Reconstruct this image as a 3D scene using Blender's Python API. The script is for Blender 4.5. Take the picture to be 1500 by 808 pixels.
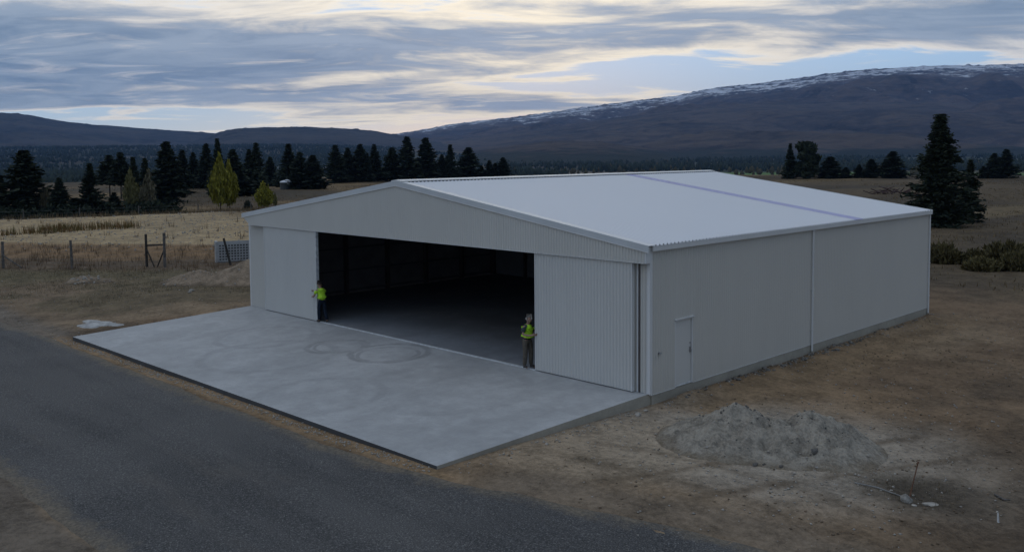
import bpy, math, random
import numpy as np
from mathutils import Vector, Matrix
for o in list(bpy.data.objects): bpy.data.objects.remove(o)
SC = bpy.context.scene
COL = SC.collection
R_ = math.radians
random.seed(7)
rng = np.random.default_rng(11)

# ------------------------------------------------------------------ camera
YAW, PIT, ROL, FPX, CYP = .7889, .063, -.0077, 1333.8162, 310.4335
fw = Vector((-math.sin(YAW)*math.cos(PIT), math.cos(YAW)*math.cos(PIT), -math.sin(PIT)))
r0 = Vector((math.cos(YAW), math.sin(YAW), 0)); u0 = r0.cross(fw)
rt = r0*math.cos(ROL)+u0*math.sin(ROL); up = -r0*math.sin(ROL)+u0*math.cos(ROL)
cd = bpy.data.cameras.new('camera'); cam = bpy.data.objects.new('camera', cd); COL.objects.link(cam)
cam.matrix_world = Matrix(((rt.x, up.x, -fw.x, 16.0168), (rt.y, up.y, -fw.y, -21.5654), (rt.z, up.z, -fw.z, 7.0947), (0, 0, 0, 1)))
cd.sensor_fit = 'HORIZONTAL'; cd.sensor_width = 36; cd.lens = 36*FPX/1500
cd.shift_y = -(404-CYP)/1500
cd.clip_start = .1; cd.clip_end = 60000
SC.camera = cam

# ------------------------------------------------------------------ exposure
SC.view_settings.view_transform = 'Standard'; SC.view_settings.look = 'None'
SC.view_settings.exposure = 0.40; SC.view_settings.gamma = 1
SC.render.engine = 'CYCLES'
SC.cycles.use_denoising = True
SC.cycles.max_bounces = 6; SC.cycles.volume_bounces = 0
SC.cycles.sample_clamp_indirect = 4

# ------------------------------------------------------------------ node helper
class NT:
    def __init__(s, tree): s.t = tree; s.n = tree.nodes; s.l = tree.links
    def new(s, typ, **kw):
        n = s.n.new(typ)
        for k, v in kw.items(): setattr(n, k, v)
        return n
    def put(s, sock, v):
        if isinstance(v, bpy.types.NodeSocket): s.l.new(v, sock)
        elif v is not None:
            if isinstance(v, (tuple, list)) and len(v) == 3 and len(sock.default_value) == 4: v = (*v, 1)
            sock.default_value = v
    def m(s, op, a, b=None, c=None, clamp=False):
        n = s.new('ShaderNodeMath', operation=op, use_clamp=clamp)
        for i, v in enumerate((a, b, c)):
            if v is not None: s.put(n.inputs[i], v)
        return n.outputs[0]
    def vm(s, op, a, b=None, scale=None):
        n = s.new('ShaderNodeVectorMath', operation=op)
        s.put(n.inputs[0], a)
        if b is not None: s.put(n.inputs[1], b)
        if scale is not None: s.put(n.inputs[3], scale)
        return n.outputs[1] if op in ('DOT_PRODUCT', 'LENGTH', 'DISTANCE') else n.outputs[0]
    def noise(s, vec, scale, detail=4, rough=.5, dist=0, lac=2):
        n = s.new('ShaderNodeTexNoise'); s.put(n.inputs['Vector'], vec)
        for k, v in (('Scale', scale), ('Detail', detail), ('Roughness', rough), ('Distortion', dist), ('Lacunarity', lac)): s.put(n.inputs[k], v)
        return n.outputs[0]
    def vor(s, vec, scale, feature='F1'):
        n = s.new('ShaderNodeTexVoronoi', feature=feature); s.put(n.inputs['Vector'], vec); s.put(n.inputs['Scale'], scale)
        return n
    def step(s, v, lo, hi, a=0., b=1.):
        n = s.new('ShaderNodeMapRange', interpolation_type='SMOOTHSTEP'); s.put(n.inputs[0], v)
        for i, q in enumerate((lo, hi, a, b)): s.put(n.inputs[i+1], q)
        return n.outputs[0]
    def mix(s, f, a, b, blend='MIX'):
        n = s.new('ShaderNodeMix', data_type='RGBA', blend_type=blend)
        s.put(n.inputs[0], f); s.put(n.inputs[6], a); s.put(n.inputs[7], b); return n.outputs[2]
    def map(s, vec, scale=(1, 1, 1), loc=(0, 0, 0), rot=(0, 0, 0)):
        n = s.new('ShaderNodeMapping'); s.put(n.inputs[0], vec); n.inputs[1].default_value = loc; n.inputs[2].default_value = rot; n.inputs[3].default_value = scale
        return n.outputs[0]

# ------------------------------------------------------------------ world: dusk sky with layered cloud
SUN_EL, SUN_AZ = R_(4.0), math.atan2(.715, -.698)          # sun low behind the pass ahead
W = bpy.data.worlds.new('World'); SC.world = W; W.use_nodes = True
N = NT(W.node_tree); N.n.clear()
wo = N.new('ShaderNodeOutputWorld'); bg = N.new('ShaderNodeBackground'); N.l.new(bg.outputs[0], wo.inputs[0])
sky = N.new('ShaderNodeTexSky', sky_type='NISHITA', sun_disc=False, sun_elevation=SUN_EL, sun_rotation=math.pi/2-SUN_AZ, altitude=300, dust_density=1.0)
d = N.vm('NORMALIZE', N.new('ShaderNodeTexCoord').outputs['Generated'])
sx = N.new('ShaderNodeSeparateXYZ'); N.l.new(d, sx.inputs[0])
z = N.m('MAXIMUM', sx.outputs[2], 0.0)
sun_v = (math.cos(SUN_EL)*math.cos(SUN_AZ), math.cos(SUN_EL)*math.sin(SUN_AZ), math.sin(SUN_EL))
ca = N.m('MAXIMUM', N.vm('DOT_PRODUCT', d, sun_v), 0.0)
glow = N.m('POWER', ca, 14.0)
glow2 = N.m('POWER', ca, 60.0)
hor = N.m('POWER', N.m('SUBTRACT', 1.0, z), 7.0)
low = N.m('POWER', N.m('SUBTRACT', 1.0, z), 26.0)
# clear sky: physical sky carried at low strength, with the pale evening band near the horizon
nis = N.vm('SCALE', sky.outputs[0], scale=0.06)
clear = N.mix(0.90, nis, N.mix(hor, (.19, .345, .60), N.mix(low, (.30, .41, .47), N.mix(glow, (.25, .32, .36), (.62, .56, .39)))))
# cloud plane coordinates
den = N.m('ADD', z, .085)
U = N.m('DIVIDE', N.vm('DOT_PRODUCT', d, (.705, .709, 0)), den)
V = N.m('DIVIDE', N.vm('DOT_PRODUCT', d, (-.709, .705, 0)), den)
cv = N.new('ShaderNodeCombineXYZ'); N.l.new(U, cv.inputs[0]); N.l.new(V, cv.inputs[1])
cp = cv.outputs[0]
n1 = N.noise(N.map(cp, (.30, .62, 1), (3.1, 1.7, 0), (0, 0, .12)), 1.0, 7, .50, .5)
n2 = N.noise(N.map(cp, (1.05, 1.55, 1), (7.7, 2.2, 0), (0, 0, -.10)), 1.0, 9, .62, .7)
n3 = N.noise(N.map(cp, (.07, .13, 1), (5.3, 2.1, 0)), 1.0, 3, .5)
dens = N.m('ADD', N.m('ADD', N.m('MULTIPLY', n1, .50), N.m('MULTIPLY', n2, .27)), N.m('MULTIPLY_ADD', n3, .72, -.16))
# the bank thins out close to the horizon
dens = N.m('SUBTRACT', dens, N.step(z, .018, .060, .085, 0.0))
mask = N.step(dens, .484, .530)
thick = N.step(dens, .505, .600)
edge = N.mix(glow, (.50, .48, .45), (.76, .65, .47))
body = N.mix(N.step(n2, .36, .64), (.076, .116, .174), (.180, .218, .268))
body = N.mix(N.m('MULTIPLY', glow, .30), body, (.33, .34, .38))
cloud = N.mix(thick, edge, body)
# thinner veils inside the bank let the lighter upper cloud through
n4 = N.noise(N.map(cp, (1.3, 2.2, 1), (2.7, 6.2, 0), (0, 0, .2)), 1.0, 8, .60, .9)
cloud = N.mix(N.m('MULTIPLY', N.step(n4, .53, .70), .55), cloud, N.mix(glow, (.36, .36, .38), (.66, .58, .44)))
mask = N.m('MULTIPLY', mask, N.step(sx.outputs[2], .010, .022))
skyc = N.mix(N.m('MULTIPLY', mask, .95), clear, cloud)
bel = N.step(sx.outputs[2], -.02, .0)
skyc = N.mix(bel, (.05, .05, .05), skyc)
N.l.new(skyc, bg.inputs[0]); bg.inputs[1].default_value = 1.5
SKY_BG = bg

# ------------------------------------------------------------------ sun (veiled, very low)
sl = bpy.data.lights.new('sun', 'SUN'); sl.energy = .12; sl.angle = R_(25); sl.color = (1, .9, .76)
so = bpy.data.objects.new('sun', sl); COL.objects.link(so)
so.rotation_euler = Vector((-sun_v[0], -sun_v[1], -sun_v[2])).to_track_quat('-Z', 'Y').to_euler()

# ------------------------------------------------------------------ numpy value noise
def _h(ix, iy, s):
    n = (ix.astype(np.int64)*374761393 + iy.astype(np.int64)*668265263 + s*974711) & 0x7fffffff
    n = ((n ^ (n >> 13))*1274126177) & 0x7fffffff
    return ((n ^ (n >> 16)) & 0xffff)/65535.
def vnoise(x, y, s=0):
    ix = np.floor(x); iy = np.floor(y); fx = x-ix; fy = y-iy
    fx = fx*fx*(3-2*fx); fy = fy*fy*(3-2*fy)
    a = _h(ix, iy, s); b = _h(ix+1, iy, s); c = _h(ix, iy+1, s); e = _h(ix+1, iy+1, s)
    return (a*(1-fx)+b*fx)*(1-fy)+(c*(1-fx)+e*fx)*fy
def fbm(x, y, o=4, s=0, g=.5):
    r = 0; a = 1; t = 0
    for i in range(o):
        r = r+a*vnoise(x*2**i+17.3*i, y*2**i-9.1*i, s+i); t += a; a *= g
    return r/t-.5
def sstep(x, a, b):
    t = np.clip((x-a)/(b-a), 0, 1); return t*t*(3-2*t)

# ------------------------------------------------------------------ object helpers
def tag(o, label=None, cat=None, group=None, kind=None):
    if label: o['label'] = label
    if cat: o['category'] = cat
    if group: o['group'] = group
    if kind: o['kind'] = kind
    return o
def empty(name, loc=(0, 0, 0), rz=0., label=None, cat=None, group=None):
    o = bpy.data.objects.new(name, None); COL.objects.link(o); o.location = loc; o.rotation_euler = (0, 0, rz)
    o.empty_display_size = .2
    return tag(o, label, cat, group)
def link(name, me, mat=None, parent=None):
    o = bpy.data.objects.new(name, me); COL.objects.link(o)
    if mat is not None and not me.materials: me.materials.append(mat)
    if parent: o.parent = parent
    return o
def np_mesh(name, v, f, smooth=False, uvs=None):
    """v (n,3) array; f (m,k) array with constant k"""
    me = bpy.data.meshes.new(name); v = np.asarray(v, np.float32); f = np.asarray(f, np.int32)
    me.vertices.add(len(v)); me.vertices.foreach_set('co', v.ravel())
    k = f.shape[1]
    me.loops.add(f.size); me.loops.foreach_set('vertex_index', f.ravel())
    me.polygons.add(len(f)); me.polygons.foreach_set('loop_start', np.arange(len(f), dtype=np.int32)*k)
    if smooth: me.polygons.foreach_set('use_smooth', np.ones(len(f), bool))
    me.update(calc_edges=True); me.validate()
    return me
def grid_faces(nu, nv):
    i = np.arange(nu-1)[:, None]*nv+np.arange(nv-1)[None]; i = i.ravel()
    return np.stack([i, i+nv, i+nv+1, i+1], 1)
class MB:
    def __init__(s): s.v = []; s.f = []; s.sm = False
    def add(s, v, f):
        b = len(s.v); s.v += [tuple(p) for p in v]; s.f += [tuple(i+b for i in q) for q in f]; return s
    def box(s, x0, x1, y0, y1, z0, z1):
        return s.add([(x0,y0,z0),(x1,y0,z0),(x1,y1,z0),(x0,y1,z0),(x0,y0,z1),(x1,y0,z1),(x1,y1,z1),(x0,y1,z1)],
                     [(0,3,2,1),(4,5,6,7),(0,1,5,4),(1,2,6,5),(2,3,7,6),(3,0,4,7)])
    def tube(s, p, q, r, r2=None, n=8, cap=True):
        p = Vector(p); q = Vector(q); r2 = r if r2 is None else r2
        a = (q-p).normalized(); t = a.orthogonal().normalized(); b = a.cross(t)
        v = []; 
        for c, rr in ((p, r), (q, r2)):
            for i in range(n):
                w = 2*math.pi*i/n; v.append(c+t*math.cos(w)*rr+b*math.sin(w)*rr)
        f = [(i, (i+1) % n, n+(i+1) % n, n+i) for i in range(n)]
        if cap: f += [tuple(range(n-1, -1, -1)), tuple(range(n, 2*n))]
        return s.add(v, f)
    def bar(s, p, q, w, h, upv=(0, 0, 1)):
        p = Vector(p); q = Vector(q); a = (q-p).normalized(); t = a.cross(Vector(upv)).normalized(); b = t.cross(a)
        v = [c+t*i*w/2+b*j*h/2 for c in (p, q) for i, j in ((-1,-1),(1,-1),(1,1),(-1,1))]
        return s.add(v, [(0,1,5,4),(1,2,6,5),(2,3,7,6),(3,0,4,7),(3,2,1,0),(4,5,6,7)])
    def prism(s, poly, y0, y1):          # polygon in x,z extruded in y
        n = len(poly); v = [(x, y0, zz) for x, zz in poly]+[(x, y1, zz) for x, zz in poly]
        return s.add(v, [tuple(range(n)), tuple(range(2*n-1, n-1, -1))]+[(i, n+i, n+(i+1) % n, (i+1) % n) for i in range(n)])
    def build(s, name, mat, parent=None, smooth=False, bevel=0):
        me = bpy.data.meshes.new(name); me.from_pydata([tuple(p) for p in s.v], [], s.f); me.update()
        if smooth: me.polygons.foreach_set('use_smooth', np.ones(len(me.polygons), bool))
        o = link(name, me, mat, parent)
        if bevel:
            b = o.modifiers.new('edge', 'BEVEL'); b.width = bevel; b.segments = 1; b.limit_method = 'ANGLE'
        return o
def rock_mesh(name, r, seed, sub=2, flat=.7, rough=.35):
    import bmesh
    bm = bmesh.new(); bmesh.ops.create_icosphere(bm, subdivisions=sub, radius=1)
    rr = random.Random(seed); k = [Vector((rr.uniform(-1,1), rr.uniform(-1,1), rr.uniform(-1,1))).normalized() for _ in range(7)]; w = [rr.uniform(.45, .9) for _ in k]
    for v in bm.verts:
        p = v.co.copy(); s = 1
        for a, b in zip(k, w):
            dd = p.dot(a)
            if dd > b: s = min(s, b/dd)
        v.co = p*(s*(1+rr.uniform(-.04, .04)*rough*3))*r; v.co.z *= flat
    me = bpy.data.meshes.new(name); bm.to_mesh(me); bm.free(); return me

# ------------------------------------------------------------------ materials
def mat(name, base=(.5,.5,.5), rough=.7, spec=.3, metal=0.):
    m = bpy.data.materials.new(name); m.use_nodes = True
    n = NT(m.node_tree); b = n.n['Principled BSDF']
    b.inputs['Base Color'].default_value = (*base, 1); b.inputs['Roughness'].default_value = rough
    b.inputs['Specular IOR Level'].default_value = spec; b.inputs['Metallic'].default_value = metal
    return m, n, b
def noisy(name, base, amt=.25, scale=3., rough=.7, spec=.3, bump=0., bscale=20., metal=0., detail=5):
    m, n, b = mat(name, base, rough, spec, metal)
    oc = n.new('ShaderNodeTexCoord').outputs['Object']
    f = n.noise(oc, scale, detail, .6)
    lo = tuple(c*(1-amt) for c in base); hi = tuple(min(1, c*(1+amt)) for c in base)
    n.put(b.inputs['Base Color'], n.mix(n.step(f, .3, .7), lo, hi))
    if bump:
        bp = n.new('ShaderNodeBump'); bp.inputs['Strength'].default_value = bump; bp.inputs['Distance'].default_value = .02
        n.put(bp.inputs['Height'], n.noise(oc, bscale, 4, .6)); n.put(b.inputs['Normal'], bp.outputs[0])
    return m
M = {}
def paint(name, base, rough=.42, dirt=.06):
    m, n, b = mat(name, base, rough, .45)
    geo = n.new('ShaderNodeNewGeometry').outputs['Position']
    f = n.noise(n.map(geo, (.5, .5, .12)), 2.2, 5, .6)           # faint vertical weathering
    g = n.noise(geo, .25, 3, .5)
    k = n.m('ADD', n.m('MULTIPLY', f, .6), n.m('MULTIPLY', g, .4))
    n.put(b.inputs['Base Color'], n.mix(n.step(k, .3, .7), tuple(c*(1-dirt) for c in base), tuple(c*(1+dirt*.5) for c in base)))
    n.put(b.inputs['Roughness'], n.step(f, .3, .7, rough-.02, rough+.04))
    return m
M['clad'] = paint('white_cladding_paint', (.58, .56, .515), .42, .025)
M['door'] = paint('white_door_paint', (.55, .542, .515), .38, .025)
M['trim'] = paint('white_trim_paint', (.62, .62, .61), .36)
M['roof'] = paint('white_roof_paint', (.66, .67, .69), .33, .015)
M['barge'] = paint('grey_barge_paint', (.50, .52, .53), .4)
M['skylight'] = paint('translucent_sheet', (.41, .41, .60), .25)
M['steel'] = noisy('primed_steel', (.075, .062, .058), .2, 2, .6, .4)
M['girt'] = noisy('galvanised_girt', (.085, .088, .092), .15, 3, .5, .4, metal=.2)
M['galv'] = noisy('galvanised_track', (.68, .70, .71), .2, 6, .45, .5, metal=.3)
M['dark'] = noisy('black_fitting', (.03, .03, .032), .2, 8, .5, .4)
M['chrome'] = noisy('satin_handle', (.30, .30, .31), .2, 8, .3, .5, metal=.8)
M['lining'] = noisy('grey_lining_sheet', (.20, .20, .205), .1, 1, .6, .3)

# concrete of the foundation and the apron
def concrete(name, base, rings=False):
    m, n, b = mat(name, base, .8, .25)
    geo = n.new('ShaderNodeNewGeometry').outputs['Position']
    a = n.noise(geo, .22, 7, .62, .2)
    a2 = n.noise(n.map(geo, (.8, .5, 1), rot=(0, 0, .25)), 1.1, 7, .70, .5)
    fine = n.noise(geo, 14, 4, .7)
    k = n.m('ADD', n.m('MULTIPLY', a, .55), n.m('MULTIPLY', a2, .45))
    c = n.mix(n.step(k, .34, .66), tuple(q*.76 for q in base), tuple(q*1.13 for q in base))
    for rz_, sc_ in ((.35, 5.), (1.25, 4.), (-.5, 6.)):
        s_ = n.noise(n.map(geo, (.22, 2.2, 1), rot=(0, 0, rz_)), sc_, 4, .7, .2)
        c = n.mix(n.step(s_, .60, .74, 0, .16), c, tuple(q*1.4 for q in base)); c = n.mix(n.step(s_, .40, .28, 0, .20), c, tuple(q*.55 for q in base))
    c = n.mix(n.step(fine, .35, .75, 0, .35), c, tuple(q*.72 for q in base))
    sw = n.noise(n.map(geo, (3.2, .35, 1), rot=(0, 0, .55)), 2.2, 3, .6, .3)
    c = n.mix(n.step(sw, .58, .72, 0, .12), c, tuple(q*1.2 for q in base))
    md = n.noise(geo, 2.6, 6, .72); c = n.mix(n.step(md, .36, .62, .30, 0), c, tuple(q*.62 for q in base))
    if rings:
        wob = n.noise(geo, 1.4, 3, .6)
        tot = None
        def ring(cx, cy, r, w, s):
            dd = n.m('ADD', n.vm('DISTANCE', geo, (cx, cy, -.06)), n.m('MULTIPLY', n.m('SUBTRACT', wob, .5), .22))
            return n.m('MULTIPLY', n.step(n.m('ABSOLUTE', n.m('SUBTRACT', dd, r)), w*.35, w, s, 0.), n.step(n.noise(geo, .9, 3, .6), .33, .62, .25, 1.))
        for q in ((-12.75, -2.35, 1.12, .17, .52), (-12.7, -2.3, .92, .10, .40), (-10.3, -1.75, 1.42, .19, .50), (-10.2, -1.9, 1.1, .12, .40), (-7.5, -6.5, 1.9, .22, .20), (-13.5, -4.8, 2.4, .25, .20), (-16.5, -3.2, 1.9, .22, .2), (-5.2, -3.6, 2.7, .3, .14)):
            t = ring(*q); tot = t if tot is None else n.m('MAXIMUM', tot, t)
        c = n.mix(tot, c, tuple(q*.38 for q in base))
        rust = n.step(n.noise(geo, .8, 5, .7), .66, .78, 0, .25)
        c = n.mix(rust, c, (.22, .17, .12))
    n.put(b.inputs['Base Color'], c)
    bp = n.new('ShaderNodeBump'); bp.inputs['Strength'].default_value = .18; bp.inputs['Distance'].default_value = .01
    n.put(bp.inputs['Height'], n.m('ADD', fine, a2)); n.put(b.inputs['Normal'], bp.outputs[0])
    n.put(b.inputs['Roughness'], n.step(a, .3, .7, .62, .85))
    return m
M['apron'] = concrete('apron_concrete', (.40, .40, .395), True)
M['conc'] = concrete('foundation_concrete', (.36, .335, .28))
M['edge'] = concrete('dark_slab_edge', (.07, .072, .075))  # darker concrete for the front face of the slab
M['floor'] = concrete('floor_concrete', (.22, .225, .235))

# ground: albedo stored per vertex, broken up by fine noise
def ground_mat():
    m, n, b = mat('soil_and_grass', (.1, .08, .06), .95, .1)
    at = n.new('ShaderNodeAttribute', attribute_name='albedo')
    geo = n.new('ShaderNodeNewGeometry').outputs['Position']
    f1 = n.noise(geo, .9, 6, .65); f2 = n.noise(geo, 6, 5, .7); f3 = n.noise(n.map(geo, (1, 1, 1)), 28, 3, .7)
    k = n.m('ADD', n.m('ADD', n.m('MULTIPLY', f1, .38), n.m('MULTIPLY', f2, .37)), n.m('MULTIPLY', f3, .25))
    c = n.mix(1.0, at.outputs[0], n.mix(n.step(k, .35, .65), (.50, .48, .455), (1.46, 1.41, 1.34)), 'MULTIPLY')
    gr = n.vor(geo, 9.0); c = n.mix(n.step(gr.outputs['Distance'], .05, .17, .35, 0), c, (.22, .20, .17))
    n.put(b.inputs['Base Color'], c)
    bp = n.new('ShaderNodeBump'); bp.inputs['Strength'].default_value = .8; bp.inputs['Distance'].default_value = .07
    n.put(bp.inputs['Height'], k); n.put(b.inputs['Normal'], bp.outputs[0])
    return m
M['ground'] = ground_mat()
def road_mat():
    m, n, b = mat('chip_seal', (.05, .05, .05), .85, .2)
    geo = n.new('ShaderNodeNewGeometry').outputs['Position']
    big = n.noise(geo, .18, 4, .6, .5); lane = n.noise(n.map(geo, (.07, 1.1, 1)), .55, 4, .6)
    chip = n.vor(geo, 26.0); sp = n.noise(geo, 30, 3, .8)
    sp2 = n.noise(geo, 11, 4, .75)
    base = n.mix(n.step(n.m('ADD', n.m('MULTIPLY', big, .45), n.m('MULTIPLY', lane, .55)), .38, .62), (.044, .043, .043), (.086, .082, .078))
    base = n.mix(n.step(sp2, .40, .66, 0, .55), base, (.096, .093, .090))
    c = n.mix(n.step(sp, .52, .70, 0, .85), base, (.27, .26, .245))
    c = n.mix(n.step(sp, .47, .30, 0, .85), c, (.014, .014, .015))
    dust = n.noise(n.map(geo, (.25, 1, 1)), .5, 6, .65)
    c = n.mix(n.step(dust, .56, .72, 0, .30), c, (.14, .122, .10))
    ed = n.new('ShaderNodeAttribute', attribute_name='edge').outputs['Fac']
    en = n.m('SUBTRACT', ed, n.m('MULTIPLY', n.m('SUBTRACT', n.noise(geo, 1.6, 6, .72), .42), 1.5))
    c = n.mix(n.step(en, .55, .0, 0, .85), c, n.mix(n.step(sp2, .35, .65), (.105, .085, .062), (.20, .165, .12)))
    n.put(b.inputs['Base Color'], c)
    bp = n.new('ShaderNodeBump'); bp.inputs['Strength'].default_value = .6; bp.inputs['Distance'].default_value = .015
    n.put(bp.inputs['Height'], n.m('ADD', chip.outputs['Distance'], sp)); n.put(b.inputs['Normal'], bp.outputs[0])
    return m
M['road'] = road_mat()
def hill_mat(name, lo, hi, snow=False, wood=(.026, .034, .030), woodz=None):
    m, n, b = mat(name, lo, .95, .05)
    geo = n.new('ShaderNodeNewGeometry').outputs['Position']
    cr = n.new('ShaderNodeAttribute', attribute_name='crest').outputs['Fac']
    a = n.noise(geo, .0022, 9, .62, .8); a2 = n.noise(n.map(geo, (1, 1, 4.)), .012, 7, .70, .4)
    k = n.m('ADD', n.m('MULTIPLY', a, .5), n.m('MULTIPLY', a2, .5))
    c = n.mix(n.step(k, .40, .60), lo, hi)
    c = n.mix(n.step(n.noise(geo, .0035, 8, .68, .5), .56, .63, 0, .75), c, tuple(q*.42 for q in lo))      # scrub in the gullies
    c = n.mix(n.step(n.noise(n.map(geo, (1, 1, 6.)), .028, 6, .75), .60, .68, 0, .7), c, tuple(q*1.5 for q in hi))   # bare scree and tussock
    if woodz:
        sp = n.new('ShaderNodeSeparateXYZ'); n.l.new(geo, sp.inputs[0])
        wz = n.m('ADD', sp.outputs[2], n.m('MULTIPLY', n.m('SUBTRACT', n.noise(geo, .004, 7, .68), .5), woodz*4))
        c = n.mix(n.step(wz, woodz*.4, woodz, .92, 0), c, wood)
    if snow:
        sn = n.noise(n.map(geo, (1, 1, 1.)), .006, 12, .86); sb = n.noise(geo, .0011, 3, .5)
        v = n.m('ADD', n.m('ADD', n.m('MULTIPLY', n.step(cr, .62, 1.0), .31), n.m('MULTIPLY_ADD', sn, 2.3, -.67)), n.m('MULTIPLY', n.m('SUBTRACT', sb, .5), .35))
        c = n.mix(n.step(v, .76, .84, 0, .88), c, (.74, .78, .84))
    n.put(b.inputs['Base Color'], c)
    bp = n.new('ShaderNodeBump'); bp.inputs['Strength'].default_value = 1.0; bp.inputs['Distance'].default_value = 60
    n.put(bp.inputs['Height'], k); n.put(b.inputs['Normal'], bp.outputs[0])
    return m

# ------------------------------------------------------------------ terrain height
CPX = np.array([(.4,-8.4,-.155),(-6,-8.5,-.24),(-11,-8.5,-.29),(-17,-8.5,-.35),(-23.6,-8.4,-.40),(-24,-4,-.25),(-24,0,-.10),(-24,10,-.12),(-24,21,-.2),(.4,0,-.30),(.4,-4,-.20),(.5,-6.2,-.16),(.5,-2,-.24),
  (.4,10,-.34),(.4,21,-.34),(10,0,-.38),(10,10,-.45),(15,-10,-.3),(-5,-15,-.30),(-13,-15,-.38),(-30,-10,-.55),(-30,-16,-.55),(10,-16,-.28),(-45,3,-.45),(-45,-10,-.7),(-12,22,-.3),(20,25,-.5),
  (-80,0,-.5),(0,60,-.45),(60,0,-.5),(0,-70,-.5),(-60,40,-.45)])
def base_z(x, y):
    x = np.asarray(x, float); y = np.asarray(y, float); nu = 0; de = 0
    for px, py, pz in CPX:
        w = 1/((x-px)**2+(y-py)**2+.3)**1.5; nu = nu+w*pz; de = de+w
    return nu/de
def yard(x, y):
    mm = -.58*x+.814*y
    return mm, -.954*x+.299*y
def ground_z(x, y):
    x = np.asarray(x, float); y = np.asarray(y, float)
    zb = base_z(x, y); r = np.hypot(x, y)
    # things built on the land: keep it smooth there
    inb = sstep(np.maximum(np.maximum(-23.5-x, x-.1), np.maximum(-8.4-y, y-21.3)), -.1, .5)
    rd = sstep(np.maximum(y+8.3, -15.2-y), -.1, .9)
    q = inb*rd
    zb = zb + q*(.10*fbm(x*.35, y*.35, 4, 3)+.075*fbm(x*1.6, y*1.6, 4, 5)+.03*fbm(x*7, y*7, 2, 9))
    zb = zb+np.clip(fbm(x*1.3, y*.8, 4, 17)+.12, 0, 1)*.42*sstep(x, .02, .12)*sstep(x, 1.5, .25)*sstep(y, .3, 2)*sstep(y, 22, 20)
    # ruts left by machines on the right
    ru = np.exp(-((x-1.6*np.sin(y*.13)-9.0)/.28)**2)+np.exp(-((x-1.6*np.sin(y*.13)-10.7)/.28)**2)
    zb = zb-.05*ru*q*(x > 2)
    # raised gravel yard behind the fence
    mm, nn = yard(x, y)
    yd = sstep(mm+1.2*fbm(x*.2, y*.2, 3, 21), 33.5, 38.5)*sstep(100-nn, 0, 4)
    zb = zb+yd*.75*sstep(-30-x, -4, 4)
    # beyond: gentle swells, then the terrace edge
    zb = zb+sstep(r, 60, 140)*(1.0*fbm(x*.02, y*.02, 3, 31)+.3*fbm(x*.1, y*.1, 3, 33))
    drop = sstep(r+14*fbm(x*.012, y*.012, 3, 41), 285, 420)
    zb = zb*(1-drop)+drop*(-20+1.4*fbm(x*.004, y*.004, 3, 43))
    # valley floor rises in broad benches
    az = np.degrees(np.arctan2(y, x))
    lf = sstep(az, 128, 150)
    zb = zb+sstep(r, 1500, 4300)*(70*lf+22*(1-lf))+sstep(r, 1100, 3000)*24*fbm(x*.0013, y*.0013, 5, 51)*lf
    # under road, apron and hangar sit a little lower than their sheets
    return zb-.05*(1-inb)-.035*(1-rd)*inb
def gz(x, y): return float(ground_z(np.array([x]), np.array([y]))[0])

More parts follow.
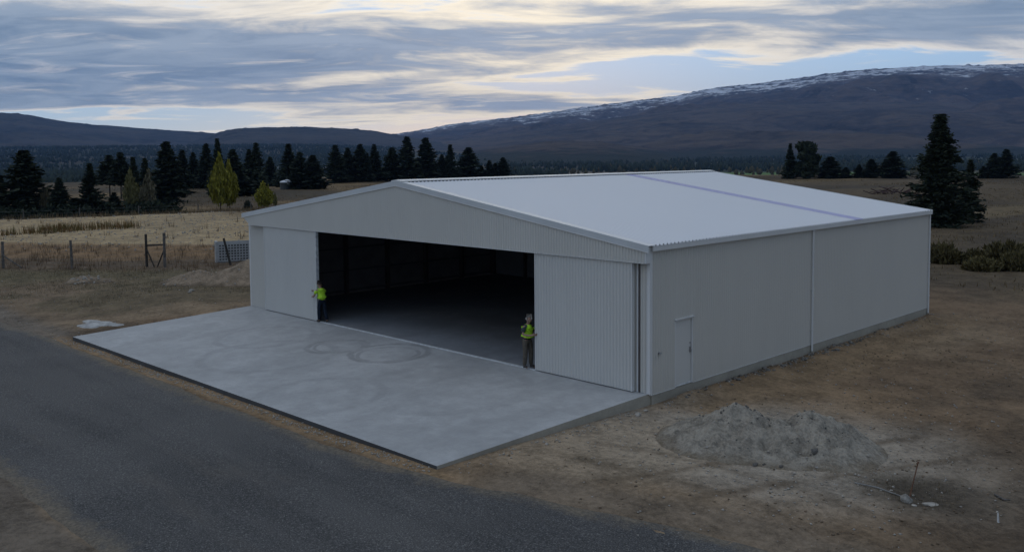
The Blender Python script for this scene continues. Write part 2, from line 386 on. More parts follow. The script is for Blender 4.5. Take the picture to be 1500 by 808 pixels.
def axis(lo, hi, st, far, g=1.042):
    a = list(np.arange(lo, hi, st)); l = [a[0]]; s = st
    while l[-1] > -far: s *= g; l.append(l[-1]-s)
    h = [a[-1]]; s = st
    while h[-1] < far: s *= g; h.append(h[-1]+s)
    return np.array(l[1:][::-1]+a+h[1:])
gxs = axis(-36, 14, .17, 5200); gys = axis(-18, 12, .17, 5200)
GX, GY = np.meshgrid(gxs, gys, indexing='ij'); GZ = ground_z(GX, GY)
def ground_albedo(x, y):
    c = np.zeros(x.shape+(3,)); r = np.hypot(x, y)
    def put(w, col):
        w = np.clip(w, 0, 1)[..., None]; c[...] = c*(1-w)+np.array(col)*w
    n1 = fbm(x*.12, y*.12, 5, 61); n2 = fbm(x*.5, y*.5, 4, 63); n3 = fbm(x*.03, y*.03, 4, 65)
    put(np.ones_like(x), (.168, .118, .076))
    put(sstep(n1+.3*n2, -.02, .14), (.225, .165, .108))
    put(.8*sstep(-n1+.4*n2, .05, .2), (.105, .078, .054))
    # grey gravelly spill around the sand pile and toward the apron
    dp = np.hypot((x-4.2)*.8, (y+1.2)*.9); put(.9*sstep(dp+2.2*n1+1.5*n2, 5.2, 2.2), (.29, .258, .215))
    put(.65*sstep(np.hypot(x-1.8, (y+4.2)*.8)+2*n1+n2, 3.6, 1.6), (.30, .245, .18))
    # ochre clay thrown out of the footing
    put(.85*sstep(np.abs(x-1.6)+1.8*n1+1.2*n2, 1.9, .4)*sstep(y, -.5, .8)*sstep(y, 24, 18), (.235, .165, .100))
    put(.6*sstep(np.hypot(x-3.6, (y-4.2))+3*n1, 3.2, .8), (.235, .165, .102))
    # darker earth to the right and around the stake
    put(.75*sstep(x+5*n1, 7.5, 11)*sstep(y, -9, -5), (.085, .068, .052))
    put(.8*sstep(np.hypot(x-8.3, (y+1.4))+1.6*n2+n1, 1.9, .6), (.055, .045, .034))
    for x0_, ph in ((6.6, .3), (8.3, .3), (11.2, 1.1), (12.9, 1.1)):
        dx = np.abs(x-(x0_+1.8*np.sin((y-4)*.12+ph)+.22*(y-2))); put(.6*sstep(dx+.42*n2, .30, .08)*sstep(y, -8, -5)*sstep(y, 30, 18)*sstep(n1+n2, -.2, .0), (.095, .070, .047))
    for y0_, ph in ((-5.6, 0.), (-4.1, 0.)):
        dy = np.abs(y-(y0_+.10*(x-3)+.5*np.sin(x*.35))); put(.38*sstep(dy+.42*n2, .26, .08)*sstep(x, .6, 2), (.110, .082, .056))
    # left verge
    lf = sstep(-x, 24, 27); put(lf*.9, (.175, .132, .090)); put(lf*.9*sstep(n1+.3*n2, .0, .14), (.125, .100, .064))
    put(lf*.8*sstep(-.58*x+.814*y+3*n1, 21, 26), (.118, .100, .060))
    put(.8*sstep(np.abs(x+26.5)+.9*n2, 2.2, .9)*sstep(np.abs(y+4)+n1, 4, 2.8), (.22, .165, .11))
    # sand strip along the apron and gritty road shoulders
    put(sstep(np.abs(y+8.42)+.25*n2, .42, .15)*sstep(x, -30, -23.5)*sstep(-x, -1.4, -.2), (.25, .175, .105))
    put(.8*sstep(y+.9*n2, -15.0, -15.5)*sstep(y, -20, -18), (.115, .102, .088))
    put(.9*sstep(y+.6*n1, -17.2, -18.4), (.095, .080, .058))
    put(.75*sstep(np.abs(y+8.0+.3*n2-sstep(x, 0, 8)*2), 1.4, .3)*sstep(x, .5, 2), (.165, .135, .105))
    put(.7*sstep(np.abs(y+8.6)+.6*n2, 1.6, .5)*sstep(-x, 23.5, 25), (.135, .122, .108))
    mm, nn = yard(x, y)
    fl = sstep(-x, 30, 36)
    put(fl*sstep(mm+3*n1, 27, 30)*.9, (.120, .088, .062))
    put(fl*sstep(mm+2*n1, 33, 35)*.85, (.23, .150, .085))
    put(fl*sstep(mm+1.5*n2, 37.5, 39.5), (.36, .275, .165)); put(fl*sstep(mm, 39, 41)*.5*sstep(n2+n1, .0, .2), (.25, .195, .125))
    bk = np.maximum(sstep(nn+3*n1, 95, 98.5), 0)
    g0 = np.maximum(bk*sstep(-x, 20, 30), sstep(y+6*n1, 27, 36))
    put(g0, (.092, .070, .047)); put(g0*.85*sstep(n3+.3*n1, -.03, .10), (.195, .140, .078)); put(g0*.8*sstep(-n3+.5*n1, .06, .2), (.070, .060, .044))
    rb = sstep(y, 24, 34)*sstep(x+.55*y, -30, -5); put(rb*.7, (.066, .054, .040)); put(rb*.7*sstep(fbm(x*.05, y*.016, 4, 71), .0, .10), (.165, .125, .072))
    # valley
    far = sstep(r, 300, 420); az = np.degrees(np.arctan2(y, x))
    nf = fbm(x*.0022, y*.0022, 5, 81); nb = fbm(x*.0009+y*.0006, y*.0035, 4, 83); n5 = fbm(x*.01, y*.01, 4, 85)
    put(far, (.032, .040, .030))
    put(far*sstep(nf+.5*n5, -.03, .07), (.060, .052, .040))
    put(far*sstep(r, 1300, 2100)*.8*sstep(nb+.3*n5, -.04, .06), (.062, .052, .042))
    put(far*.9*sstep(-nf+nb, .04, .14), (.022, .030, .024))
    put(far*.97*sstep(az, 146, 154), (.020, .026, .024)); put(far*.7*sstep(az, 147, 153)*sstep(r, 1500, 1900)*sstep(nb+.5*n5, .02, .07), (.085, .072, .055))
    gr = sstep(az, 130, 122)*sstep(r, 520, 640)*sstep(r+80*nf, 1350, 1180); put(gr, (.095, .165, .050)); put(gr*.7*sstep(nb+.5*nf, .03, .1), (.14, .13, .07))
    gc = sstep(np.abs(az-129.5), 3.4, 2.4)*sstep(r, 500, 700)*sstep(r, 1500, 1200); put(gc*.9, (.20, .165, .135))
    dk = sstep(az, 132, 124)*sstep(r, 1300, 1450); put(dk*.85, (.035, .045, .034)); put(dk*.7*sstep(nb+.4*nf, .05, .12), (.09, .095, .06))
    return c
me = np_mesh('ground', np.stack([GX, GY, GZ], -1).reshape(-1, 3), grid_faces(len(gxs), len(gys)), True)
alb = np.ones((GX.size, 4), np.float32); alb[:, :3] = ground_albedo(GX, GY).reshape(-1, 3)
at = me.attributes.new('albedo', 'FLOAT_COLOR', 'POINT'); at.data.foreach_set('color', alb.ravel())
ground = tag(link('ground', me, M['ground']), 'bare brown soil and dry grassland around the hangar', kind='structure')

# ------------------------------------------------------------------ road
xs = np.concatenate([np.arange(-400, -40, 4.), np.arange(-40, 16, .3), np.arange(16, 400, 6.)])
farE = np.where(xs < -1, -8.75-.0*xs, -8.75+sstep(xs, -1.5, 9)*2.3)+.22*fbm(xs*.8, xs*0+3, 4, 91)+.08*fbm(xs*4, xs*0+1, 2, 92)
farE = farE-sstep(xs, -22, -5)*(1-sstep(xs, -3, 1))*.1
nearE = -15.45+.25*fbm(xs*.5, xs*0+8, 4, 93)+.08*fbm(xs*4, xs*0+6, 2, 94)
tt = np.r_[0, .015, .03, .05, .08, .13, np.linspace(.2, .8, 7), .87, .92, .95, .97, .985, 1]
YY = nearE[:, None]*(1-tt)+farE[:, None]*tt; XX = np.repeat(xs[:, None], len(tt), 1)
ZZ = base_z(XX, YY)+.012-.10*((tt < .01) | (tt > .99))[None]-.035*((tt > .01) & (tt < .02))[None]
me = np_mesh('road', np.stack([XX, YY, ZZ], -1).reshape(-1, 3), grid_faces(len(xs), len(tt)), True)
ea = me.attributes.new('edge', 'FLOAT', 'POINT'); ea.data.foreach_set('value', np.ascontiguousarray((np.minimum(tt, 1-tt)[None]*(farE-nearE)[:, None]).astype(np.float32)).ravel())
tag(link('road', me, M['road']), 'dark chip seal road running past the concrete apron', kind='structure')

# ------------------------------------------------------------------ far hills and mountains
LEFT = [(-6466,458,320),(-6345,1315,312),(-6244,1728,290),(-6202,1871,280),(-6180,1943,264),(-6138,2071,239),(-6092,2201,223),(-5989,2467,202),(-5905,2659,185),(-5813,2854,171),(-5754,2971,158),(-5557,3324,119),(-5357,3636,65),(-5193,3866,-20)]
MESA = [(-4764,2027,-15),(-4722,2121,58),(-4663,2246,98),(-4616,2341,140),(-4575,2420,159),(-4515,2531,165),(-4403,2719,170),(-4282,2906,160),(-4184,3045,148),(-4127,3121,129),(-4057,3211,113),(-3910,3389,65),(-3753,3561,-20)]
RIGHT = [(-7567,4826,20),(-7424,5043,108),(-7273,5257,159),(-7115,5470,217),(-6949,5678,256),(-6820,5832,295),(-6598,6083,340),(-6365,6325,371),(-6124,6559,415),(-5875,6783,458),(-5619,6996,500),(-5437,7138,524),(-5094,7387,569),(-5014,7442,593),(-4853,7548,628),(-4610,7698,653),(-4394,7824,672),(-4125,7969,707),(-3910,8077,737),(-3643,8201,756),(-3484,8270,762),(-3067,8434,766),(-2762,8539,753),(-2464,8630,745),(-1756,8802,714),(-707,8949,603),(909,8934,402),(3500,8400,250)]
SHOULDER = [(-4792,3567,-15),(-4571,3846,97),(-4394,4047,126),(-4207,4241,156),(-3979,4455,193),(-3741,4657,239),(-3461,4868,278),(-3103,5104,314),(-2671,5343,315),(-2139,5578,307),(-1631,5748,243),(-1007,5891,149),(0,6000,60)]
FOOT = [(-2539,2067,-24),(-2410,2216,19),(-2307,2322,42),(-2199,2424,56),(-2088,2521,49),(-1954,2626,28),(-1837,2709,3),(-1698,2798,-28)]
def range_mesh(name, ridge, rfoot, material, label, n=420, mm=70, amp=.16, expo=1.25, rough=10, seed=0, zf=-26, cut=0.):
    P = np.array(ridge, float); s = np.r_[0, np.cumsum(np.hypot(*np.diff(P[:, :2], axis=0).T))]
    q = np.linspace(0, s[-1], n); px = np.interp(q, s, P[:, 0]); py = np.interp(q, s, P[:, 1]); pz = np.interp(q, s, P[:, 2])
    k = np.ones(7)/7; pz = np.convolve(np.pad(pz, 3, 'edge'), k, 'valid')
    D = np.hypot(px, py)
    t = np.r_[np.linspace(0, 1, mm), 1+np.linspace(.04, .55, 14)]
    front = t <= 1
    fr = np.where(front, rfoot/1.0+0*t, 0)
    rad = np.where(front[None], rfoot+(D[:, None]-rfoot)*t[None], D[:, None]*(1+.28*(t[None]-1)*2))
    X = px[:, None]/D[:, None]*rad; Y = py[:, None]/D[:, None]*rad
    prof = np.where(front, np.clip(t, 0, 1)**expo, 1-1.1*(t-1)**1.2)
    H = (pz-zf)[:, None]
    Z = zf+H*prof[None]
    lam = 1/1400.
    g1 = 1-2*np.abs(fbm(X*lam*1.3+.3*Y*lam, Y*lam*1.1, 5, seed+1))*2
    g2 = fbm(X*lam*2.2, Y*lam*2.2, 6, seed+7, .55)
    body = np.clip(4*t*(1-t), 0, 1)*front
    Z = Z+H*amp*(2.3*g2+1.5*(g1-.6))*(body*(1-sstep(t, .62, .95)))[None]*np.clip(H/300, .3, 1.2)
    Z = Z+rough*fbm(X/60, Y/60, 3, seed+11)*np.clip(prof, 0, 1)[None]*.7+rough*.8*np.clip(fbm(X/35, Y/35, 2, seed+13)-.1, 0, 1)*np.clip(prof*1.5-.5, 0, 1)[None]*3
    me = np_mesh(name, np.stack([X, Y, Z], -1).reshape(-1, 3), grid_faces(n, len(t)), True)
    at_ = me.attributes.new('crest', 'FLOAT', 'POINT'); at_.data.foreach_set('value', np.ascontiguousarray(np.repeat(np.clip(t, 0, 1.2)[None], n, 0).astype(np.float32)).ravel())
    return tag(link(name, me, material), label, kind='structure')
mt_r = hill_mat('snowy_range', (.050, .042, .042), (.118, .090, .074), True)
mt_s = hill_mat('brown_slope', (.044, .038, .038), (.105, .082, .066), False, woodz=25)
mt_l = hill_mat('left_hills', (.034, .036, .040), (.075, .068, .062), False, woodz=22)
range_mesh('mountain_range', RIGHT, 3300, mt_r, 'long mountain range with a dusting of snow along its crest', 700, 120, .14, 1.3, 16, 100)
range_mesh('mountain_shoulder', SHOULDER, 2500, mt_s, 'brown lower shoulder of the snowy mountain range', 420, 70, .14, 1.25, 9, 130)
range_mesh('foothills', FOOT, 1700, mt_s, 'low brown foothill in front of the snowy range', 260, 50, .2, 1.1, 5, 150)
range_mesh('left_hills', LEFT, 3300, mt_l, 'dark blue hills sloping down from the left edge', 420, 70, .15, 1.5, 9, 170)
range_mesh('mesa_hill', MESA, 3300, mt_l, 'flat topped dark hill in the middle of the skyline', 380, 60, .18, 1.2, 9, 190)

# ------------------------------------------------------------------ concrete apron
def bil(u, v):  # u 0..1 from left to right, v 0 back .. 1 front
    return -23.36+23.36*u, -8.19*v-.0, (1-u)*(-.297*v)+u*(-.123*v)
nu, nv = 37, 15
top = np.array([bil(u, v) for u in np.linspace(0, 1, nu) for v in np.linspace(0, 1, nv)])
mb = MB(); mb.v = [tuple(p) for p in top]; mb.f = [tuple(int(i) for i in f[::-1]) for f in grid_faces(nu, nv)]
loop = [i*nv+nv-1 for i in range(nu)]                                   # front edge, then the two ends
for edge in (loop, [(nu-1)*nv+j for j in range(nv)][::-1], [j for j in range(nv)]):
    b = len(mb.v); mb.v += [(top[i][0], top[i][1], top[i][2]-.55) for i in edge]
    mb.f += [(edge[k], edge[k+1], b+k+1, b+k) for k in range(len(edge)-1)]
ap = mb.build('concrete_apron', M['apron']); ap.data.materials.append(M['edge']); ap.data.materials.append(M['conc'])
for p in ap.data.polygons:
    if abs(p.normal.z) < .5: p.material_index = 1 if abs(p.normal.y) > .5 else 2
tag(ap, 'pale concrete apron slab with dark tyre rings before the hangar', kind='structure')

# ------------------------------------------------------------------ hangar
WX, LY, HE, HR, MX = -23.36, 21.13, 4.39, 6.09, -11.68
SL = (HR-HE)/(0.12-MX)
def roof_z(x): return HR-abs(x-MX)*SL
hg = empty('hangar', (0, 0, 0), 0, 'white steel hangar with ribbed walls, low gable roof and open sliding doors', 'hangar')
def rib_profile(L, pitch, depth, flat=.62):
    """list of (s, d): distance along the wall, how proud the sheet stands"""
    out = []; n = int(math.ceil(L/pitch))
    for i in range(n):
        a = i*pitch
        for t, dd in ((0, 0), (flat, 0), (flat+.10, depth), (.90, depth)):
            if a+t*pitch < L: out.append((a+t*pitch, dd))
    out.append((L, 0)); return out
def ribbed(name, p0, p1, zlo, zhi, out, material, parent, pitch=.125, depth=.05):
    """vertical ribbed sheet from p0 to p1; zlo, zhi are numbers or functions of the running distance"""
    p0 = np.array(p0, float); p1 = np.array(p1, float); L = np.linalg.norm(p1-p0); e = (p1-p0)/L; o = np.array(out, float)
    f0 = zlo if callable(zlo) else (lambda s: zlo); f1 = zhi if callable(zhi) else (lambda s: zhi)
    v = []
    pr = rib_profile(L, pitch, depth)
    for s, dd in pr:
        q = p0+e*s+o*dd
        v += [(q[0], q[1], f0(s)), (q[0], q[1], f1(s))]
    n = len(pr); f = np.array([(2*i, 2*i+2, 2*i+3, 2*i+1) for i in range(n-1)])
    return link(name, np_mesh(name, v, f), material, parent)
# side walls
YD, WD = 1.27, .92
ribbed('wall', (0, 0, 0), (0, YD, 0), -.05, HE-.02, (1, 0, 0), M['clad'], hg)
ribbed('wall', (0, YD+WD, 0), (0, LY, 0), -.05, HE-.02, (1, 0, 0), M['clad'], hg)
ribbed('wall', (0, YD, 0), (0, YD+WD, 0), 2.03, HE-.02, (1, 0, 0), M['clad'], hg)
ribbed('wall', (WX, 0, 0), (WX, LY, 0), -.05, HE-.02, (-1, 0, 0), M['clad'], hg, pitch=.22)
ribbed('wall', (0, LY, 0), (WX, LY, 0), -.05, lambda s: roof_z(-s)-.03, (0, 1, 0), M['clad'], hg, pitch=.22)
# fixed front strips beside the doors and the inner header
ribbed('wall', (-.62, 0, 0), (-.012, 0, 0), 0, 4.0, (0, -1, 0), M['clad'], hg)
ribbed('wall', (WX+.012, 0, 0), (-21.2, 0, 0), 0, 4.0, (0, -1, 0), M['clad'], hg)
mb = MB(); mb.prism([(WX+.03, 3.86), (-.03, 3.86), (-.03, HE-.1), (MX, HR-.12), (WX+.03, HE-.1)], .03, .09)
mb.build('header_lining', M['lining'], hg)
# corner flashings
for x, y, nx in ((0, 0, 1), (0, LY, 1), (WX, 0, -1)):
    mb = MB(); a = .075
    mb.box(min(x, x+nx*.026)-.0, max(x, x+nx*.058), min(y-.006*0, y), y+(a if y < 1 else -a), -.05, HE-.03) if y < 1 else mb.box(x, x+nx*.058, y-a, y+.02, -.05, HE-.03)
    if y < 1: mb.box(*(sorted((x+nx*.058, x-nx*.06))), y-.046, y-.001, -.005, 3.9)
    mb.build('corner_flashing', M['trim'], hg)
# base flashing strip along the right wall
for ya, yb in ((.08, YD-.05), (YD+WD+.05, LY-.08)):
    MB().box(.012, .047, ya, yb, -.058, -.044).build('base_flashing', M['trim'], hg)
# gable face box, proud of the wall, housing the door track
GY0 = -.25
def gz0(x): return 3.905
pl = rib_profile(23.62, .115, .036); v = []
for s, dd in pl:
    x = -23.56+s
    zl = max(3.905, 4.26-(x+23.56)*(.33/.56)) if x < -23.0 else 3.905
    v += [(x, GY0-dd, zl), (x, GY0-dd, roof_z(x)-.12)]
n = len(pl); link('gable_panel', np_mesh('gable_panel', v, np.array([(2*i, 2*i+2, 2*i+3, 2*i+1) for i in range(n-1)])), M['clad'], hg)
mb = MB(); mb.add([(.075, GY0-.02, 3.895), (.075, -.03, 3.895), (.075, -.03, HE-.02), (.075, GY0-.02, HE-.02), (.03, GY0-.02, 3.895), (.03, -.03, 3.895), (.03, -.03, HE-.02), (.03, GY0-.02, HE-.02)],
       [(0,1,2,3),(7,6,5,4),(0,4,5,1),(1,5,6,2),(2,6,7,3),(3,7,4,0)]); mb.build('gable_return', M['trim'], hg)
MB().box(-23.0, .03, GY0+.006, -.03, 3.912, 3.925).build('door_track_soffit', M['lining'], hg)
MB().box(-23.0, .02, GY0-.022, GY0+.004, 3.888, 3.908).build('gable_bottom_trim', M['trim'], hg)
# barge flashings (face, folded top, white drip edge) on both rakes
for xe in (.19, -23.62):
    sgn = 1 if xe > MX else -1
    def rk(x, dz): return roof_z(x)+dz
    mb = MB(); xa = MX
    for (ya, yb, za, zb) in ((GY0-.045, GY0-.030, -.135, .045),):
        mb.add([(xa, ya, rk(xa, za)), (xe, ya, rk(xe, za)), (xe, ya, rk(xe, zb)), (xa, ya, rk(xa, zb)), (xa, yb, rk(xa, za)), (xe, yb, rk(xe, za)), (xe, yb, rk(xe, zb)), (xa, yb, rk(xa, zb))],
               [(0,1,2,3),(7,6,5,4),(0,4,5,1),(1,5,6,2),(2,6,7,3)])
    b = mb.build('barge_flashing', M['barge'], hg)
    mb = MB(); mb.add([(xa, GY0-.030, rk(xa, .047)), (xe, GY0-.030, rk(xe, .047)), (xe, .02, rk(xe, .049)), (xa, .02, rk(xa, .049)), (xa, GY0-.030, rk(xa, .036)), (xe, GY0-.030, rk(xe, .036)), (xe, .02, rk(xe, .036)), (xa, .02, rk(xa, .036))],
               [(0,1,2,3),(7,6,5,4),(0,4,5,1),(1,5,6,2),(2,6,7,3),(3,7,4,0)]); mb.build('barge_cap', M['trim'], hg)
    mb = MB(); mb.add([(xa, GY0-.06, rk(xa, -.160)), (xe, GY0-.06, rk(xe, -.160)), (xe, GY0-.06, rk(xe, -.137)), (xa, GY0-.06, rk(xa, -.137)), (xa, GY0-.02, rk(xa, -.160)), (xe, GY0-.02, rk(xe, -.160)), (xe, GY0-.02, rk(xe, -.137)), (xa, GY0-.02, rk(xa, -.137))],
               [(0,1,2,3),(7,6,5,4),(0,4,5,1),(1,5,6,2),(2,6,7,3)]); mb.build('drip_edge', M['trim'], hg)
# roof sheets, ribs running down the slope; the translucent sheet lies between them
def roof_sheet(name, xe, y0, y1, material, lift=0.):
    pr = rib_profile(y1-y0, .19, .040, .62); v = []
    for s, dd in pr:
        v += [(MX, y0+s, HR+dd+lift), (xe, y0+s, roof_z(xe)+dd+lift)]
    n = len(pr); f = [(2*i, 2*i+1, 2*i+3, 2*i+2) for i in range(n-1)]
    if xe < MX: f = [q[::-1] for q in f]
    return link(name, np_mesh(name, v, np.array(f)), material, hg)
for xe in (.10, -23.46):
    roof_sheet('roof_sheet', xe, .03, 13.30, M['roof']); roof_sheet('roof_sheet', xe, 14.06, LY+.06, M['roof'])
    roof_sheet('skylight_sheet', xe, 13.30, 14.06, M['skylight'])
# eave closure: dark ends under the ribs along the right eave
mb = MB()
for i in range(111):
    y = .03+i*.19+.155; mb.box(.085, .099, y-.025, y+.025, HE+.0, HE+.026)
tag(mb.build('rib_closure', M['dark'], hg), kind='stuff')
# ridge cap with scalloped lip
mb = MB()
for s in (1, -1):
    mb.add([(MX, -.27, HR+.085), (MX, LY+.08, HR+.085), (MX+s*.30, LY+.08, HR+.085-.30*SL), (MX+s*.30, -.27, HR+.085-.30*SL), (MX+s*.30, LY+.08, HR+.06-.30*SL), (MX+s*.30, -.27, HR+.06-.30*SL)],
           [(0,1,2,3), (3,2,4,5)])
mb.add([(MX, -.27, HR+.085), (MX+.30, -.27, HR+.085-.30*SL), (MX+.30, -.27, HR-.05), (MX-.30, -.27, HR-.05), (MX-.30, -.27, HR+.085-.30*SL)], [(0,1,2,3,4)])
mb.build('ridge_cap', M['trim'], hg)
mb = MB()
for i in range(111):
    y = .03+i*.19+.155
    for s in (1, -1): mb.box(min(MX+s*.285, MX+s*.297), max(MX+s*.285, MX+s*.297), y-.085-.03, y+.085-.07, HR-.30*SL+.012, HR-.30*SL+.055)
tag(mb.build('ridge_closure', M['dark'], hg), kind='stuff')
# gutters
for x, s in ((.02, 1), (WX-.02, -1)):
    xa, xb = sorted((x, x+s*.125)); mb = MB()
    mb.box(xa, xb, .0, LY+.05, HE-.15, HE-.135)
    xo = xb if s > 0 else xa
    mb.box(min(xo-s*.012, xo), max(xo-s*.012, xo), .0, LY+.05, HE-.134, HE-.012)
    mb.box(min(xo-s*.026, xo+s*.006), max(xo-s*.026, xo+s*.006), .0, LY+.05, HE-.011, HE+.001)
    for ya in (-.012, LY+.051): mb.box(xa, xb, ya, ya+.011, HE-.15, HE-.0)
    mb.build('gutter', M['trim'], hg)
# rear barge
for xe in (.15, -23.56):
    mb = MB(); y0, y1 = LY+.065, LY+.085
    mb.add([(MX, y0, HR-.12), (xe, y0, roof_z(xe)-.12), (xe, y0, roof_z(xe)+.05), (MX, y0, HR+.05), (MX, y1, HR-.12), (xe, y1, roof_z(xe)-.12), (xe, y1, roof_z(xe)+.05), (MX, y1, HR+.05)],
           [(0,3,2,1),(4,5,6,7),(3,7,6,2),(1,2,6,5),(0,1,5,4)]); mb.build('barge_flashing', M['trim'], hg)
# downpipes with brackets and a shoe
for y in (9.93, LY-.06):
    mb = MB(); zb = gz(.15, y)+.04
    mb.tube((.085, y, HE-.13), (.085, y, zb), .042, n=10); dp = mb.build('downpipe', M['trim'], hg, smooth=False)
    for zz in (3.4, 2.0, .5):
        MB().box(.022, .132, y-.052, y+.052, zz, zz+.03).build('pipe_bracket', M['trim'], dp)
    MB().tube((.085, y, zb+.02), (.085, y, zb-.05), .055, n=10).build('pipe_collar', M['conc'], dp)
# foundation
mb = MB(); 
mb.box(-.16, -.012, .0, LY, -.9, -.012); mb.box(WX+.012, WX+.16, .0, LY, -.9, -.012); mb.box(WX+.17, -.17, LY-.16, LY-.012, -.9, -.012)
fo = mb.build('foundation', M['conc'], hg)
MB().box(-.0115, .032, .09, LY+.01, -.95, -.066).build('foundation_upstand', M['conc'], hg)
MB().box(WX+.165, -.165, .004, LY-.165, -.3, -.002).build('floor_slab', M['floor'], hg)
# sliding doors
def sliding_door(x0, x1, inner):
    y0, y1 = -.20, -.09
    d = empty('sliding_door', (0, 0, 0)); d.parent = hg
    ribbed('door_sheet', (x0+.03, y0, 0), (x1-.03, y0, 0), .035, 3.95, (0, -1, 0), M['door'], d, depth=.026)
    for xa in (x0, x1-.03): MB().box(xa, xa+.03, y0-.02, y1, .02, 3.955).build('edge_channel', M['galv'] if xa == inner else M['trim'], d)
    MB().box(x0+.031, x1-.031, y0+.012, y1, .022, .075).build('bottom_rail', M['galv'], d)
    MB().box(x0+.031, x1-.031, y1-.012, y1, .076, 3.95).build('back_sheet', M['lining'], d)
sliding_door(-21.75, -17.40, -17.43)
sliding_door(-4.46, -.47, 99)
# jambs in the gap right of the right-hand door
MB().box(-.40, -.36, -.075, -.004, 0.004, 3.95).build('door_jamb', M['trim'], hg)
MB().box(-.345, -.285, -.055, -.018, 0.004, 3.95).build('door_jamb', M['steel'], hg)
# bottom guide track across the opening
mb = MB(); mb.box(-17.35, -4.5, -.19, -.165, -.004, .012); mb.box(-17.35, -4.5, -.115, -.09, -.004, .012)
tr = mb.build('floor_track', M['galv'], hg)
mb = MB()
for i in range(64): mb.box(-17.25+i*.2, -17.13+i*.2, -.164, -.116, -.004, .008)
tag(mb.build('track_cleat', M['galv'], tr), kind='stuff')
# personnel door on the right wall
sd = empty('side_door'); sd.parent = hg
MB().box(-.05, -.006, YD+.034, YD+WD-.034, 0.0, 1.98).build('door_leaf', M['door'], sd, bevel=.004)
mb = MB(); mb.box(-.06, .046, YD-.012, YD+.026, -.045, 2.0); mb.box(-.06, .046, YD+WD-.026, YD+WD+.012, -.045, 2.0); mb.box(-.06, .044, YD+.027, YD+WD-.027, 1.99, 2.03); mb.build('door_frame', M['trim'], sd)
MB().box(.0, .085, YD-.06, YD+WD+.06, 2.03, 2.06).build('head_flashing', M['trim'], sd)
MB().box(-.03, .02, YD+.027, YD+WD-.027, -.04, -.004).build('door_sill', M['galv'], sd)
for zz in (.22, 1.0, 1.72): MB().tube((.004, YD+.032, zz), (.004, YD+.032, zz+.11), .013, n=6).build('hinge', M['chrome'], sd)
mb = MB(); mb.box(-.006, .018, YD+WD-.115, YD+WD-.065, .92, 1.10); mb.tube((.018, YD+WD-.09, 1.0), (.07, YD+WD-.09, 1.0), .011, n=8); mb.tube((.065, YD+WD-.08, 1.0), (.065, YD+WD-.21, .995), .011, n=8)
mb.build('door_handle', M['chrome'], sd)
MB().tube((-.008, YD+WD-.09, 1.22), (.022, YD+WD-.09, 1.22), .02, n=10).build('lock_cylinder', M['chrome'], sd)
mb = MB(); mb.box(.04, .046, .38, .50, 1.12, 1.18); mb.tube((.02, .44, 1.15), (.085, .44, 1.15), .012, n=8); mb.tube((.085, .38, 1.15), (.085, .50, 1.15), .017, n=8)
mb.build('door_catch', M['chrome'], hg)
M['shade_sheet'] = noisy('interior_shade_sheet', (.16, .15, .15), .12, 1.5, .7, .2)  # dark sheets added inside walls and roof to deepen the interior shade
for k in range(7):
    y0_, y1_ = k*2.265+.05, k*2.265+2.31
    MB().box(WX+.012, WX+.024, y0_, y1_, .0, HE-.05).build('wall_shade_sheet', M['shade_sheet'], hg)
    MB().box(-.024, -.012, max(y0_, .12) if k else .1, y1_, .0, HE-.05).build('wall_shade_sheet', M['shade_sheet'], hg)
for s in (1, -1):
    x0_ = MX+s*.02; x1_ = MX+s*11.55
    mb = MB(); mb.add([(x0_, .1, roof_z(x0_)-.016), (x1_, .1, roof_z(x1_)-.016), (x1_, 15.9, roof_z(x1_)-.016), (x0_, 15.9, roof_z(x0_)-.016), (x0_, .1, roof_z(x0_)-.022), (x1_, .1, roof_z(x1_)-.022), (x1_, 15.9, roof_z(x1_)-.022), (x0_, 15.9, roof_z(x0_)-.022)], [(0,1,2,3),(7,6,5,4),(0,4,5,1),(1,5,6,2),(2,6,7,3),(3,7,4,0)])
    mb.build('roof_shade_sheet', M['shade_sheet'], hg)
# inside: portal frames, girts, end lining
BY = 15.9
for y in (.35, 2.65, 5.3, 7.95, 10.6, 13.25, 15.75):
    for x, s in ((WX+.03, 1), (-.03, -1)):
        xa, xb = sorted((x, x+s*.30))
        mb = MB(); mb.box(xa, xb, y-.07, y-.06, .0, HE-.25); mb.box(min(x, x+s*.012), max(x, x+s*.012), y-.10, y-.03, .0, HE-.25)
        xo = x+s*.30; mb.box(min(xo, xo+s*.012), max(xo, xo+s*.012), y-.14, y+.01, .0, HE-.25); mb.build('column', M['steel'], hg)
    for s in (1, -1):
        xe = MX+s*11.3
        mb = MB(); mb.bar((xe, y-.065, roof_z(xe)-.28), (MX, y-.065, HR-.25), .12, .30); mb.build('rafter', M['steel'], hg)
for x, s in ((WX+.03, 1), (-.03, -1)):
    for zz in (.1, 1.15, 2.3, 3.45):
        xa, xb = sorted((x+s*.004, x+s*.10)); MB().box(xa, xb, .5, BY-.3, zz, zz+.09).build('girt', M['girt'], hg)
for k in range(9):
    for s in (1, -1):
        x = MX+s*(1.0+k*1.25); MB().box(x-.03, x+.03, .2, BY-.1, roof_z(x)-.15, roof_z(x)-.034).build('purlin', M['girt'], hg)
